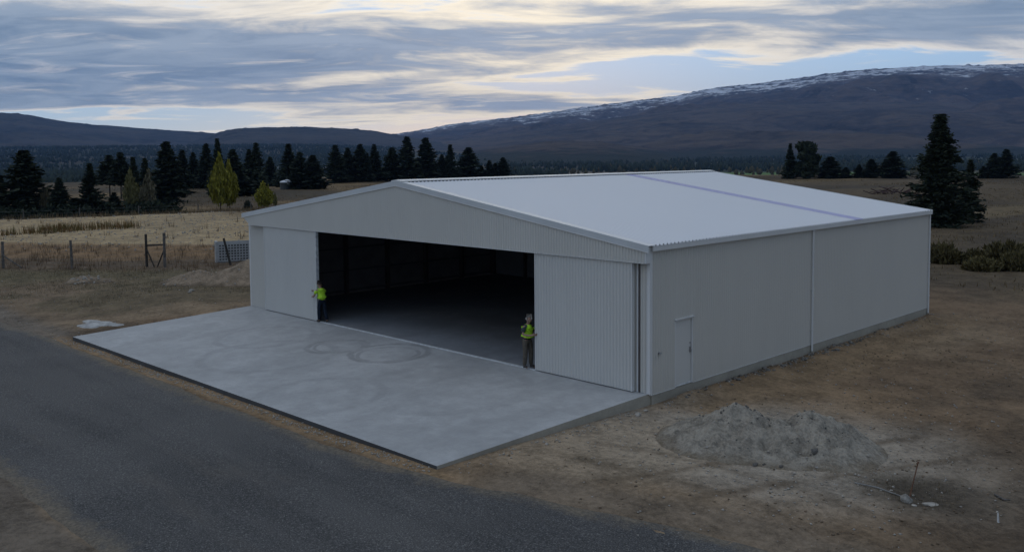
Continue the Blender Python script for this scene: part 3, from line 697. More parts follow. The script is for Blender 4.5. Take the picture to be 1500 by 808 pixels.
# end lining of the hall: sheets between dark posts
xb = [-23.2, -20.6, -18.0, -15.4, -12.8, -10.2, -7.6, -5.0, -2.4, -.2]
for i in range(len(xb)-1):
    a, b = xb[i]+.09, xb[i+1]-.09
    for za, zb in ((.02, 2.28), (2.40, HE-.2)): MB().box(a, b, BY, BY+.03, za, zb).build('lining_panel', M['lining'], hg)
    MB().box(xb[i]-.07, xb[i]+.07, BY-.14, BY+.02, .0, roof_z(xb[i])-.2).build('end_post', M['steel'], hg)
mb = MB(); mb.prism([(WX+.1, HE-.19), (-.1, HE-.19), (MX, HR-.2)], BY, BY+.03); mb.build('lining_gable', M['lining'], hg)

# ------------------------------------------------------------------ spoil heaps
def heap(name, cx, cy, hw, hh, fn, material, n=110, label=None, cat='heap'):
    u = np.linspace(-1, 1, n); X, Y = np.meshgrid(cx+u*hw, cy+u*hh, indexing='ij')
    gzz = ground_z(X, Y); h = fn(X, Y); Z = gzz+h-.03
    edge = np.maximum(np.abs(X-cx)/hw, np.abs(Y-cy)/hh) > .99; Z[edge] -= .25
    c = empty(name, (cx, cy, gz(cx, cy)), 0, label, cat)
    v = np.stack([X-cx, Y-cy, Z-gz(cx, cy)], -1).reshape(-1, 3); f = grid_faces(n, n)
    keep = (h.reshape(-1)[f] > -.02).any(1)
    me = np_mesh(name, v, f[keep], True); da = me.attributes.new('depth', 'FLOAT', 'POINT'); da.data.foreach_set('value', np.ascontiguousarray(h.astype(np.float32)).ravel()); link('mound', me, material, c); return c, (lambda x, y: float(ground_z(np.array([x]), np.array([y]))[0]+fn(np.array([x]), np.array([y]))[0])-.03)
def soil_mat(name, base, dark, thresh=.56, foot=None):
    m, n, b = mat(name, base, .95, .1)
    geo = n.new('ShaderNodeNewGeometry').outputs['Position']
    th = n.new('ShaderNodeAttribute', attribute_name='depth').outputs['Fac']
    a = n.noise(geo, 1.6, 7, .70); f = n.noise(geo, 14, 6, .78); st = n.noise(n.map(geo, (1, 1, .35)), 5, 5, .7)
    k = n.m('ADD', n.m('MULTIPLY', a, .36), n.m('ADD', n.m('MULTIPLY', f, .36), n.m('MULTIPLY', st, .28)))
    c = n.mix(n.step(k, .40, .60), tuple(q*.58 for q in base), tuple(q*1.28 for q in base))
    c = n.mix(n.step(n.m('ADD', n.noise(geo, 1.4, 7, .74), n.m('MULTIPLY', th, .10)), thresh, thresh+.06, 0, .85), c, dark)      # damp unscreened crust
    if foot: c = n.mix(n.step(n.m('ADD', th, n.m('MULTIPLY', n.m('SUBTRACT', a, .5), .5)), .22, .0), c, n.mix(n.step(f, .35, .65), tuple(q*.6 for q in foot), foot))
    n.put(b.inputs['Base Color'], c)
    bp = n.new('ShaderNodeBump'); bp.inputs['Strength'].default_value = 1.0; bp.inputs['Distance'].default_value = .06
    n.put(bp.inputs['Height'], n.m('ADD', f, n.m('ADD', a, st))); n.put(b.inputs['Normal'], bp.outputs[0]); return m
M['sand'] = soil_mat('grey_gravel_sand', (.315, .282, .232), (.14, .13, .112), .64, (.26, .212, .155))
M['clod'] = noisy('dark_clod', (.135, .125, .112), .35, 6, .95, .1, .6, 30)
M['tan'] = soil_mat('tan_spoil', (.26, .20, .142), (.12, .095, .07), .62, (.16, .122, .085))
M['stone'] = noisy('pale_stone', (.30, .275, .24), .3, 7, .9, .15, .5, 20)
M['spill'] = noisy('dried_cement', (.36, .355, .34), .3, 3, .9, .1, .4, 20)
def hump(x, y, cx, cy, a, b, th, h, p=1.0):
    c, s = math.cos(th), math.sin(th); dx = x-cx; dy = y-cy
    q = np.sqrt(((dx*c+dy*s)/a)**2+((-dx*s+dy*c)/b)**2)
    return h*np.clip(1-q, 0, 1)**p
def sand_fn(x, y):
    h = np.maximum.reduce([hump(x, y, 3.75, -1.35, 2.1, 2.0, .7, .98), hump(x, y, 4.75, -.95, 1.9, 1.9, .6, .74), hump(x, y, 5.25, -.35, 1.9, 1.9, .5, .86), hump(x, y, 5.8, -.7, 1.4, 1.5, .5, .36)])
    w = np.clip(h/.35, 0, 1)
    h = h+w*(.30*fbm(x*1.5, y*1.5, 4, 201)+.16*fbm(x*4.5, y*4.5, 3, 203)+.08*fbm(x*12, y*12, 2, 205))
    h = h-w*.16*np.abs(fbm(x*2.2+3, y*2.2, 4, 207))*2+.04*w
    h = h-.16*np.exp(-((x-5.75)**2+(y+1.55)**2)/.03)*w
    return np.where(h <= .0, -.05, h)
sp, spz = heap('sand_heap', 4.6, -.9, 3.2, 3.2, sand_fn, M['sand'], 190, 'grey heap of sandy gravel with dark clods on bare soil right of the hangar', 'heap')
cm = [rock_mesh('clod', 1, k, 1, .8) for k in range(6)]
for m_ in cm: m_.materials.append(M['clod'])
pm = [rock_mesh('pebble', 1, 60+k, 1, .75) for k in range(4)]
for m_ in pm: m_.materials.append(M['stone'])
for i in range(120):
    if i < 50:      # dark crust along the crest
        k = random.random(); bx = 3.6+1.9*k+random.gauss(0, .16); by = -1.45+1.1*k+random.gauss(0, .22); r = random.uniform(.015, .055)
    else:
        a = random.uniform(0, 6.28); q = math.sqrt(random.random())*2.3; bx = 4.6+q*math.cos(a); by = -.9+q*math.sin(a); r = random.uniform(.012, .035)
    o = link('clod', cm[i % 6], None, sp); o.location = (bx-4.6, by+.9, spz(bx, by)-gz(4.6, -.9)+r*.25); o.scale = (r, r*random.uniform(.8, 1.3), r); o.rotation_euler = (random.random()*3, random.random()*3, random.random()*6)
for (bx, by, r) in ((5.12, -2.75, .10), (5.62, -2.45, .07), (5.95, -1.45, .13)):   # the dark lumps low on the near face
    o = link('clod', cm[1], None, sp); o.location = (bx-4.6, by+.9, spz(bx, by)-gz(4.6, -.9)+r*.3); o.scale = (r*.8, r, r*1.2)
for i in range(90):
    a = random.uniform(0, 6.28); q = math.sqrt(random.random())*2.6; bx = 4.7+q*math.cos(a)*1.1; by = -.9+q*math.sin(a); r = random.uniform(.012, .05)
    if float(sand_fn(np.array([bx]), np.array([by]))[0]) < .05: continue
    o = link('pebble', pm[i % 4], None, sp); o.location = (bx-4.6, by+.9, spz(bx, by)-gz(4.6, -.9)+r*.3); o.scale = (r, r*1.2, r*.8); o.rotation_euler = (0, random.random(), random.random()*6)
def tan_fn(x, y):
    h = np.maximum.reduce([hump(x, y, -33.2, 5.4, 3.4, 2.7, .8, 1.4), hump(x, y, -35.3, 3.2, 2.7, 2.0, .6, .8), hump(x, y, -31.4, 7.3, 2.6, 2.2, .8, .9)])
    w = np.clip(h/.3, 0, 1); h = h+w*(.22*fbm(x*.9, y*.9, 4, 211)+.09*fbm(x*4, y*4, 3, 213))
    return np.where(h <= .0, -.05, h)
tp, tpz = heap('soil_heap', -33.2, 5.2, 6, 6, tan_fn, M['tan'], 120, 'low heap of tan soil and stones at the left wall of the hangar', 'heap')
sm = [rock_mesh('stone', 1, 40+k, 1, .75) for k in range(6)]
for m_ in sm: m_.materials.append(M['stone'])
for i in range(50):
    bx = random.gauss(-34.0, 1.7); by = random.gauss(3.2, 1.4); r = random.uniform(.03, .10)
    o = link('stone', sm[i % 6], None, tp); o.location = (bx+33.2, by-5.2, tpz(bx, by)-gz(-33.2, 5.2)+r*.3); o.scale = (r, r, r); o.rotation_euler = (random.random()*3, random.random()*3, random.random()*6)
def rub_fn(x, y):
    h = hump(x, y, -41.5, -1.0, 1.7, 1.1, .7, .42); w = np.clip(h/.15, 0, 1)
    h = h+w*(.2*fbm(x*1.2, y*1.2, 4, 221)+.1*fbm(x*5, y*5, 2, 223)); return np.where(h <= 0, -.05, h)
rp, rpz = heap('rubble_heap', -41.5, -1.0, 2.8, 2.8, rub_fn, M['tan'], 70, 'small low rubble heap with pale stones near the leaning fence posts', 'heap')
for i in range(40):
    bx = random.gauss(-41.2, .75); by = random.gauss(-1.0, .6); r = random.uniform(.04, .12)
    o = link('stone', sm[i % 6], None, rp); o.location = (bx+41.5, by+1.0, rpz(bx, by)-gz(-41.5, -1.0)+r*.3); o.scale = (r, r*1.2, r)
# cement washed out beside the slab
mb = MB(); cx, cy = -25.6, -6.35; n = 44; ring = []
for k in range(n):
    a = 2*math.pi*k/n; rr = 1+.35*math.sin(a*3+1)+.2*math.sin(a*5+2)+.1*random.random()
    ring.append((1.25*rr*math.cos(a)*.72-.45*rr*math.sin(a), .75*rr*math.sin(a)*.62+.42*rr*math.cos(a)))
zc = gz(cx, cy)
vv = [(0, 0, .09)]+[(x*.55, y*.55, gz(cx+x*.55, cy+y*.55)-zc+.07+random.uniform(-.015, .015)) for x, y in ring]+[(x, y, gz(cx+x, cy+y)-zc+.012) for x, y in ring]+[(x*1.05, y*1.05, gz(cx+x, cy+y)-zc-.08) for x, y in ring]
ff = [(0, 1+k, 1+(k+1) % n) for k in range(n)]
for L in (0, 1): ff += [(1+L*n+k, 1+(L+1)*n+k, 1+(L+1)*n+(k+1) % n, 1+L*n+(k+1) % n) for k in range(n)]
mb.add(vv, ff); o = mb.build('cement_spill', M['spill'], None, True); o.location = (cx, cy, zc); tag(o, 'pale dried cement spill on soil by the left corner of the apron', 'spill')

# ------------------------------------------------------------------ odds and ends on the soil
def stone(x, y, r, label, seed, flat=.7, material=None, name='stone', cat='stone', rot=0, sx=1., sub=2):
    me = rock_mesh(name, r, seed, sub, flat); o = link(name, me, material or M['stone']); o.location = (x, y, gz(x, y)+r*flat*.45); o.rotation_euler = (0, 0, rot); o.scale = (sx, 1, 1)
    return tag(o, label, cat)
stone(8.4, -2.16, .135, 'rounded grey boulder at the end of the thin pole', 3, .85, noisy('grey_boulder', (.22, .205, .18), .3, 6, .9, .2, .5, 20), 'boulder', 'boulder', 0, 1.1, 3)
stone(8.82, -2.02, .14, 'pale flat broken concrete chunk right of the rounded boulder', 12, .35, M['stone'], 'concrete_chunk', 'chunk', .6, 1.7)
stone(8.62, -2.3, .06, 'small pale stone between the boulder and the concrete chunk', 17, .6)
stone(-.9, -1.85+.55, .001, 'x', 5) if False else None
stone(.62, -1.35, .11, 'pale stone lying beside the right edge of the apron slab', 21, .7)
stone(.45, -.75, .07, 'small tan stone below the front right corner of the hangar', 22, .7)
stone(-.2+.9, -5.2, .06, 'small pale stone on soil near the nose of the apron', 23, .7)
stone(-31.6, .9, .16, 'pale angular block on soil before the tan heap', 24, .8)
stone(-31.0, .5, .11, 'small pale stone beside the angular block', 25, .7)
stone(11.4, 4.5, .1, 'lone grey stone on the dark soil far right', 26, .6)
M['wood'] = noisy('weathered_wood', (.115, .105, .095), .35, 5, .9, .1, .5, 25)
M['wooddark'] = noisy('dark_treated_wood', (.050, .045, .040), .35, 5, .9, .1, .5, 25)
M['rust'] = noisy('rusty_rod', (.125, .066, .042), .3, 9, .85, .2, .3, 30)
M['pipe'] = noisy('grey_pole', (.20, .195, .185), .25, 8, .7, .3)
mb = MB(); mb.tube((7.22, -2.08, gz(7.22, -2.08)+.03), (7.7, -1.98, gz(7.7, -1.98)+.035), .016, n=7, cap=True); mb.tube((7.7, -1.98, gz(7.7, -1.98)+.035), (8.32, -2.08, gz(8.32, -2.08)+.04), .016, .013, 7)
tag(mb.build('pole', M['pipe'], None), 'thin grey pole lying on soil against the boulder', 'pole')
mb = MB(); mb.tube((8.38, -1.95, gz(8.38, -1.95)), (8.42, -1.62, gz(8.4, -1.6)+.72), .016, .013, 7); mb.tube((8.415, -1.65, gz(8.4, -1.6)+.70), (8.423, -1.60, gz(8.4, -1.6)+.735), .022, .018, 7)
tag(mb.build('stake', M['rust'], None), 'slanted rusty red stake standing behind the boulder', 'stake')
mb = MB(); a = (9.62, -.45); b = (9.85, -.62); c = (9.98, -.60); mb.tube((*a, gz(*a)+.03), (*b, gz(*b)+.035), .025, n=7); mb.tube((*b, gz(*b)+.035), (*c, gz(*c)+.05), .022, .015, 7); mb.tube((9.78, -.56, gz(*b)+.04), (9.72, -.68, gz(*b)+.06), .012, .006, 6)
tag(mb.build('stick', M['wood'], None), 'dark forked stick on soil near the right edge', 'stick')
mb = MB(); mb.tube((10.14, -1.91, gz(10.14, -1.91)-.03), (10.13, -1.90, gz(10.14, -1.91)+.17), .022, .018, 8); mb.tube((10.13, -1.90, gz(10.14, -1.91)+.171), (10.13, -1.90, gz(10.14, -1.91)+.185), .014, .011, 8)
tag(mb.build('survey_peg', noisy('white_peg', (.55, .54, .52), .15, 8, .7, .2), None), 'short white survey peg in soil at the lower right', 'peg')

# small stones and grit everywhere near the camera
def scatter_stones(name, pts, rmin, rmax, material, label):
    pts = np.asarray(pts); n = len(pts)
    t = (1+5**.5)/2
    b = np.array([(1,1,1),(-1,-1,1),(-1,1,-1),(1,-1,-1)], float); b = np.array([(1,0,0),(-1,0,0),(0,1,0),(0,-1,0),(0,0,1),(0,0,-1)], float)
    fc = np.array([(0,2,4),(2,1,4),(1,3,4),(3,0,4),(2,0,5),(1,2,5),(3,1,5),(0,3,5)])
    r = rng.uniform(0, 1, n)**2.5*(rmax-rmin)+rmin
    jit = rng.uniform(.55, 1.25, (n, 6, 1)); an = rng.uniform(0, 6.28, n); ca, sa = np.cos(an), np.sin(an)
    v = b[None]*jit; x = v[..., 0]*ca[:, None]-v[..., 1]*sa[:, None]; y = v[..., 0]*sa[:, None]+v[..., 1]*ca[:, None]
    zz = ground_z(pts[:, 0], pts[:, 1])
    V = np.stack([x*r[:, None]+pts[:, :1], y*r[:, None]+pts[:, 1:2], v[..., 2]*r[:, None]*.65+zz[:, None]+r[:, None]*.2], -1)
    F = (fc[None]+np.arange(n)[:, None, None]*6).reshape(-1, 3)
    return tag(link(name, np_mesh(name, V.reshape(-1, 3), F), material), label, kind='stuff')
pts = []
while len(pts) < 5200:
    x, y = random.uniform(-48, 16), random.uniform(-8.6, 22)
    if -23.5 < x < .06 and -8.25 < y < 21.5: continue
    if fbm(np.array([x*.3]), np.array([y*.3]), 3, 301)[0]+random.uniform(-.3, .3) > .05: pts.append((x, y))
for i in range(1800): pts.append((random.uniform(-24, 0), -8.42+random.gauss(0, .11)))
for i in range(900):
    q = abs(random.gauss(0, .35)); pts.append((.12+q, random.uniform(-8, 21)))
for i in range(1500): pts.append((random.gauss(4.5, 2.2), random.gauss(-1.2, 2.0)))
scatter_stones('gravel', pts, .008, .05, M['stone'], 'loose stones and grit scattered over the bare soil')
pts = []
while len(pts) < 7000:
    x, y = random.uniform(-105, -40), random.uniform(-25, 62)
    mm, nn = yard(np.array([x]), np.array([y]))
    if mm[0] > 36 and nn[0] < 97: pts.append((x, y))
scatter_stones('yard_gravel', pts, .03, .14, M['stone'], 'pale coarse gravel covering the raised yard behind the fence')
M['clump'] = noisy('brown_clod', (.15, .112, .078), .35, 5, .95, .1, .5, 30)
pts = []
while len(pts) < 5200:
    x, y = (random.uniform(.4, 17), random.uniform(-7.5, 24)) if random.random() < .7 else (random.uniform(-48, -23.8), random.uniform(-8.5, 12))
    if fbm(np.array([x*.45]), np.array([y*.45]), 4, 305)[0]+random.uniform(-.22, .22) > .07: pts.append((x, y))
scatter_stones('soil_clods', pts, .010, .048, M['clump'], 'crumbled brown clods lying on the bare soil')
# lumps of spoil against the footing
lm = [rock_mesh('clod', 1, 80+k, 1, .6) for k in range(4)]
for m_ in lm: m_.materials.append(M['clod'])
cb = MB()
for i in range(150):
    y = random.uniform(1, 21); x = .18+abs(random.gauss(0, .22)); r = random.uniform(.02, .085)*(1.2 if 3 < y < 13 else .7)
    me_ = lm[i % 4]; zz = gz(x, y); a = random.uniform(0, 6.28); ca_, sa_ = math.cos(a), math.sin(a)
    cb.add([((v.co.x*ca_-v.co.y*sa_)*r*1.4+x, (v.co.x*sa_+v.co.y*ca_)*r*1.4+y, v.co.z*r+zz+r*.2) for v in me_.vertices], [tuple(p.vertices) for p in me_.polygons])
tag(cb.build('spoil_lumps', M['clod']), 'dark earth lumps along the footing of the right wall', kind='stuff')
#@@PART3
# ------------------------------------------------------------------ trees
def leaf_mat(name, a, b_, trans=0.):
    m, n, b = mat(name, a, .85, .12)
    oi = n.new('ShaderNodeObjectInfo').outputs['Random']
    geo = n.new('ShaderNodeNewGeometry')
    f = n.noise(n.new('ShaderNodeTexCoord').outputs['Object'], 6, 3, .6)
    c = n.mix(n.step(f, .35, .65), a, b_)
    c = n.mix(n.m('MULTIPLY', n.m('SUBTRACT', oi, .5), .5), c, tuple(q*1.7 for q in b_))
    n.put(b.inputs['Base Color'], c); return m
M['needles'] = leaf_mat('conifer_needles', (.014, .021, .015), (.028, .036, .022))
M['pale_leaf'] = leaf_mat('pale_olive_leaves', (.10, .10, .040), (.17, .155, .07))
M['dull_leaf'] = leaf_mat('dull_sparse_leaves', (.085, .078, .050), (.14, .125, .08))
M['yellow_leaf'] = leaf_mat('yellow_green_leaves', (.105, .108, .018), (.25, .225, .034))
M['broom'] = leaf_mat('broom_shoots', (.060, .050, .024), (.120, .100, .042))
M['bark'] = noisy('dark_bark', (.05, .042, .036), .3, 4, .95, .1, .5, 20)

def tri_cloud(c, size, r_, lean=None, stretch=1.):
    """one small pointed leaf-clump triangle pair per centre"""
    n = len(c); a = r_.normal(size=(n, 3)); a /= np.linalg.norm(a, axis=1)[:, None]
    if lean is not None: a = a*.75+lean; a /= np.linalg.norm(a, axis=1)[:, None]
    b = np.cross(a, r_.normal(size=(n, 3))); b /= np.linalg.norm(b, axis=1)[:, None]+1e-9
    s = (size*r_.uniform(.6, 1.35, n))[:, None] if np.isscalar(size) else (size*r_.uniform(.6, 1.35, n))[:, None]
    v = np.stack([c-a*s*stretch*.5, c+b*s*.42, c+a*s*stretch*.62, c-b*s*.42], 1)
    return v.reshape(-1, 3), (np.arange(n)[:, None]*4+np.array([[0, 1, 2, 3]]))
def conifer_mesh(name, seed, whorls=26, per=8, seg=6, low=.06, open_=.0, shape=.85, k=3, sz=.16, irregular=.25):
    """unit tree: height 1, half width 1 (scaled by its parent)"""
    r_ = np.random.default_rng(seed); C_, L_, S_ = [], [], []
    for i in range(whorls):
        t = i/(whorls-1); zz = low+(1-low)*(t**.92)
        env = (1-t)**shape*(.55+.45*min(1, t*5+.35))+.02
        for j in range(per if t < .8 else max(3, per-3)):
            if r_.random() < open_: continue
            an = r_.uniform(0, 6.283); ln = env*(1-irregular*r_.random())*(1.18 if r_.random() < .10 else 1)
            for q in range(seg):
                u = (q+r_.random())/seg; rad = ln*u
                droop = -.035*u*(1-t)+.05*u*u*(1-t)*(.7 if t < .5 else 1.3)
                for _ in range(k):
                    w = .10*(1-u*.5)*(.5+env)
                    C_.append((rad*math.cos(an)+r_.normal()*w, rad*math.sin(an)+r_.normal()*w, min(zz+droop+r_.normal()*.010, .995)))
                    L_.append((math.cos(an)*.8, math.sin(an)*.8, .10)); S_.append(sz*(.55+.6*env))
    C_ = np.array(C_); L_ = np.array(L_); S_ = np.array(S_)
    # triangles are made in unit space where z is squeezed; compensate so clumps stay roughly round
    v, f = tri_cloud(C_*np.array([1, 1, 4.4]), S_, r_, L_, 1.6); v = v/np.array([1, 1, 4.4])
    # leader
    lead = np.stack([r_.normal(size=40)*.02, r_.normal(size=40)*.02, r_.uniform(.90, 1.0, 40)], 1)
    v2, f2 = tri_cloud(lead*np.array([1, 1, 4.4]), .09, r_, np.array([[0, 0, 1.]]), 1.6); v2 = v2/np.array([1, 1, 4.4])
    me = np_mesh(name, np.r_[v, v2], np.r_[f, f2+len(v)]); me.materials.append(M['needles']); return me
def cloud_mesh(name, seed, centres, radii, n, size, material, lean=None, stretch=1.3, aspect=1.):
    r_ = np.random.default_rng(seed); k = r_.integers(0, len(centres), n); dd = r_.normal(size=(n, 3)); dd /= np.linalg.norm(dd, axis=1)[:, None]
    rad = r_.random(n)**(1/2.4)
    c = np.array(centres)[k]+dd*rad[:, None]*np.array(radii)[k]
    v, f = tri_cloud(c*np.array([1, 1, aspect]), size, r_, None if lean is None else np.array([lean]), stretch); v = v/np.array([1, 1, aspect])
    me = np_mesh(name, v, f); me.materials.append(material); return me
def trunk_mesh(name, r=.05, h=.97):
    mb = MB(); mb.tube((0, 0, -.03), (.006, .004, h*.5), r, r*.6, 8); mb.tube((.006, .004, h*.5), (0, 0, h), r*.6, r*.08, 8)
    me = bpy.data.meshes.new(name); me.from_pydata([tuple(p) for p in mb.v], [], mb.f); me.update(); me.materials.append(M['bark']); return me
TRK = trunk_mesh('trunk', .07)
CONS = [conifer_mesh('crown', 400+i, whorls=w, per=p, shape=s, low=l, irregular=ir) for i, (w, p, s, l, ir) in enumerate(
    [(26, 10, 1.05, .01, .42), (30, 9, .85, .01, .50), (24, 10, 1.20, .01, .45), (28, 10, .78, .01, .55), (20, 11, .95, .01, .62)])]
SPARSE = conifer_mesh('crown', 420, 26, 7, 6, .32, 0, .8, 3, .17, .4)
BIG = conifer_mesh('crown', 430, 38, 9, 11, .02, .12, .98, 5, .080, .50)
BIG2 = conifer_mesh('crown', 431, 28, 8, 10, .04, .26, .95, 5, .095, .55)
def tree(name, x, y, h, hw, crown, label, cat='tree', group=None, trunk=True, rz=None, grp_kind=None):
    o = empty(name, (x, y, gz(x, y)-.05), random.uniform(0, 6.28) if rz is None else rz, label, cat, group)
    o.scale = (hw, hw, h)
    c = link('crown', crown, None, o)
    if trunk:
        t = link('trunk', TRK, None, o); t.scale = (max(.6, 1.2/max(hw, .3)*.9), max(.6, 1.2/max(hw, .3)*.9), .98)
    return o
CON = [(-113.3,14.3,5.4,1.23),(-110.7,16.4,8.5,2.37),(-107.1,19.3,5.1,1.22),(-108.1,23.5,6.8,1.35),(-163.9,47.4,7.8,1.72),(-155.9,46.4,8.4,1.4),(-129.3,37.9,7.6,1.2),(-127.7,39.1,7.4,1.09),(-135.6,46.2,10.0,2.1),(-167.3,63.7,8.7,1.71),(-192.9,78.3,8.3,1.64),(-189.9,80.2,10.3,1.96),(-148.4,62.0,10.8,1.45),(-148.7,65.3,8.8,2.0),(-161.7,75.9,9.0,1.46),(-160.3,76.8,10.2,1.75),(-147.4,66.3,3.7,2.67),(-194.2,99.6,7.4,1.58),(-185.1,99.6,10.4,2.39),(-166.1,91.0,8.3,1.88),(-163.5,92.8,7.6,2.03),(-198.7,122.5,10.2,2.47),(-201.0,128.2,9.5,1.95),(-197.7,130.2,10.4,2.33),(-195.8,131.3,7.9,1.35),(-199.5,136.4,10.5,1.98),(-194.8,139.3,9.6,2.36),(-190.8,141.6,12.5,2.94),(-191.3,148.9,12.2,2.8),(-192.5,156.1,7.4,1.64),(-190.2,157.4,10.2,2.04),(-190.8,165.3,9.4,2.71),(-187.3,167.3,4.2,1.04),(-185.1,168.6,5.6,1.66),(-183.4,169.5,4.8,1.24),(-181.3,170.7,6.4,1.65),(-112.3,217.6,9.7,1.56),(-102.9,222.9,6.0,2.5),(-99.2,224.9,3.1,1.15),(-96.2,226.6,3.8,1.34),(-93.4,228.2,5.1,1.9),(-88.6,230.9,7.2,2.46),(-18.4,72.8,11.1,2.33),(-18.0,80.3,6.6,1.51),(-64.5,236.9,6.4,1.61),(-62.0,238.3,7.3,2.32),(-66.7,235.6,3.2,1.08),(-108.4,25.0,2.0,1.46),(-110.1,27.3,3.0,1.12),(-108.4,21.6,2.5,1.43)]
CLAB = ['dark conifer cut off by the left edge of the photo', 'big broad dark pine at the far left, standing tallest there', 'short dark conifer just right of the big broad left pine', 'dark pointed conifer left of the pair above a pale gap',
 'wider left one of two dark conifers above a pale gap in the treeline', 'taller right one of two dark conifers above a pale gap in the treeline', 'dark conifer behind the paler olive poplar', 'dark conifer behind the sparse dull poplar',
 'tall wide dark spruce just right of the sparse dull poplar', 'dark conifer touching the right flank of the tall wide spruce', 'slim conifer between the wide spruce pair and the slender spruce left of the yellow poplar', 'slender dark spruce just left of the large yellow poplar',
 'thin dark spire rising behind the top of the large yellow poplar', 'dark conifer just right of the smaller yellow poplar', 'shorter left one of the twin spruces left of the water tank', 'taller right one of the twin spruces left of the water tank',
 'low spreading dark conifer at the foot of the twin spruces', 'small slim conifer between the twin spruces and the water tank', 'tall dark spruce standing directly behind the round water tank', 'dark conifer just right of the tall spruce behind the tank', 'dark pointed conifer second right of the tall spruce behind the tank',
 'wide dark spruce at the left end of the row above the gable', 'narrow dark spruce second from the left in the row above the gable', 'dark spruce third from the left in the row above the gable', 'short conifer peeping between taller spruces, fourth in the row above the gable', 'slim pointed spruce fifth from the left in the row above the gable',
 'round shouldered conifer touching the left side of the tallest spruce above the gable', 'tallest dark spruce above the gable peak of the hangar', 'very tall spruce right of the tallest one above the gable', 'short conifer leaning on the left side of the narrow spruce over the ridge', 'narrow dark spruce over the front of the roof ridge', 'broad cone shaped spruce standing alone over the roof ridge',
 'tiny conifer right beside the broad cone shaped spruce over the ridge', 'leftmost of three small conifers at the right end of the row over the ridge', 'shortest, middle one of three small conifers over the ridge', 'rightmost of three small conifers at the right end of the row',
 'narrow conifer touching the left side of the round headed pine', 'bushy conifer right beside the round headed pine', 'smallest lone conifer on the terrace right of the round headed pine', 'small conifer second along the terrace right of the round headed pine group', 'medium conifer left of the pointed lone spruce on the terrace', 'pointed lone spruce on the terrace between round headed pine and big conifer',
 'biggest dark conifer with ragged branches behind the rear corner of the hangar', 'shorter open conifer touching the right side of the biggest conifer', 'left one of the conifer pair on the terrace at the far right', 'wider right one of the conifer pair on the terrace at the far right', 'tiny conifer just left of the pair at the far right',
 'dark low conifer left of the olive poplar at the yard edge', 'dark low conifer nearest the olive poplar behind the yard', 'dark low conifer third left of the olive poplar behind the yard']
GA = 'dark conifers along the terrace'
for i, ((x, y, h, w), lb) in enumerate(zip(CON, CLAB)):
    nm = 'pine_tree' if i == 1 else 'conifer_tree'
    if i == 42: tree(nm, x, y, h*1.01, w*1.95, BIG, lb, group=GA)
    elif i == 43: tree(nm, x, y, h, w*1.5, BIG2, lb, group=GA)
    else:
        m_ = SPARSE if i in (4, 5) else CONS[(3 if w/h > .24 else 1 if w/h > .2 else 0) if i % 3 else (4 if i % 2 else 2)]
        if i == 1: m_ = CONS[3]
        tree(nm, x, y, h*1.03, w*(2.15 if i > 3 else 1.9), m_, lb, group=GA)
# round headed pine
cs = [(0, 0, .62), (.35, .1, .80), (-.3, .2, .82), (.05, -.3, .84), (-.55, -.1, .55), (.55, .2, .50), (.6, -.3, .60), (-.25, .4, .45), (.1, .5, .55), (0, 0, .88), (.45, .0, .34), (-.45, .1, .30), (.78, 0, .36), (.1, -.4, .35), (0, .1, .2), (-.2, -.1, .12), (.3, 0, .14), (.5, .3, .25), (-.5, -.2, .22), (.2, -.5, .22), (-.6, .3, .40), (.55, 0, .12)]
rs = [(.45, .45, .14)]*4+[(.34, .34, .10)]*5+[(.40, .4, .10)]+[(.34, .34, .10)]*4+[(.4, .4, .10)]*3+[(.42, .42, .12)]*5
ROUND = cloud_mesh('crown', 440, cs, rs, 5200, .16, M['needles'], (0, 0, .5), 1.4, 2.4)
tree('pine_tree', -108.3, 219.9, 10.8, 4.45, ROUND, 'round headed dark pine on the terrace over the far roof corner', group=GA)
# poplars and yellow bushes
def poplar_mesh(name, seed, n, size, material, gaps=0.):
    r_ = np.random.default_rng(seed); st = []
    for i in range(26):
        a = r_.uniform(0, 6.28); q = r_.uniform(.1, 1); z0 = r_.uniform(.06, .22); z1 = min(.99, .45+.55*(1-q*.75)*r_.uniform(.8, 1.05)); st.append((a, q*.62, z0, z1))
    c = []
    while len(c) < n:
        a, q, z0, z1 = st[r_.integers(0, len(st))]; u = r_.random()**.85; zz = z0+(z1-z0)*u; env = math.sin(min(1, (zz+.06)/.45)*1.57) if zz < .42 else max(.04, (1-((zz-.42)/.6)**1.6))
        rr = q*env*1.25; w = .13*env+.03
        if r_.random() < gaps and vnoise(np.array([a*2.]), np.array([zz*14]), 5)[0] > .45: continue
        c.append((rr*math.cos(a)+r_.normal()*w, rr*math.sin(a)+r_.normal()*w, zz+r_.normal()*.012))
    c = np.array(c); asp = 3.6
    v, f = tri_cloud(c*np.array([1, 1, asp]), size, r_, np.array([[0, 0, 1.1]]), 1.7); v = v/np.array([1, 1, asp])
    me = np_mesh(name, v, f); me.materials.append(material); return me
PY = [poplar_mesh('crown', 450+i, 3600, .15, M['yellow_leaf']) for i in range(2)]
PO = poplar_mesh('crown', 455, 1700, .15, M['pale_leaf'], .6); PD = poplar_mesh('crown', 456, 1100, .14, M['dull_leaf'], .8)
tree('poplar_tree', -109.8, 29.4, 6.7, 1.25, PO, 'pale olive poplar with thin foliage before the dark conifers', group='poplars')
tree('poplar_tree', -107.7, 31.1, 6.7, 1.3, PD, 'sparse dull half bare poplar right of the olive poplar', group='poplars')
tree('poplar_tree', -107.2, 41.3, 8.4, 1.65, PY[0], 'large yellow green poplar in front of the dark conifers', group='poplars')
tree('poplar_tree', -109.4, 43.9, 7.5, 1.35, PY[1], 'smaller yellow green poplar joined to the right of the large one', group='poplars')
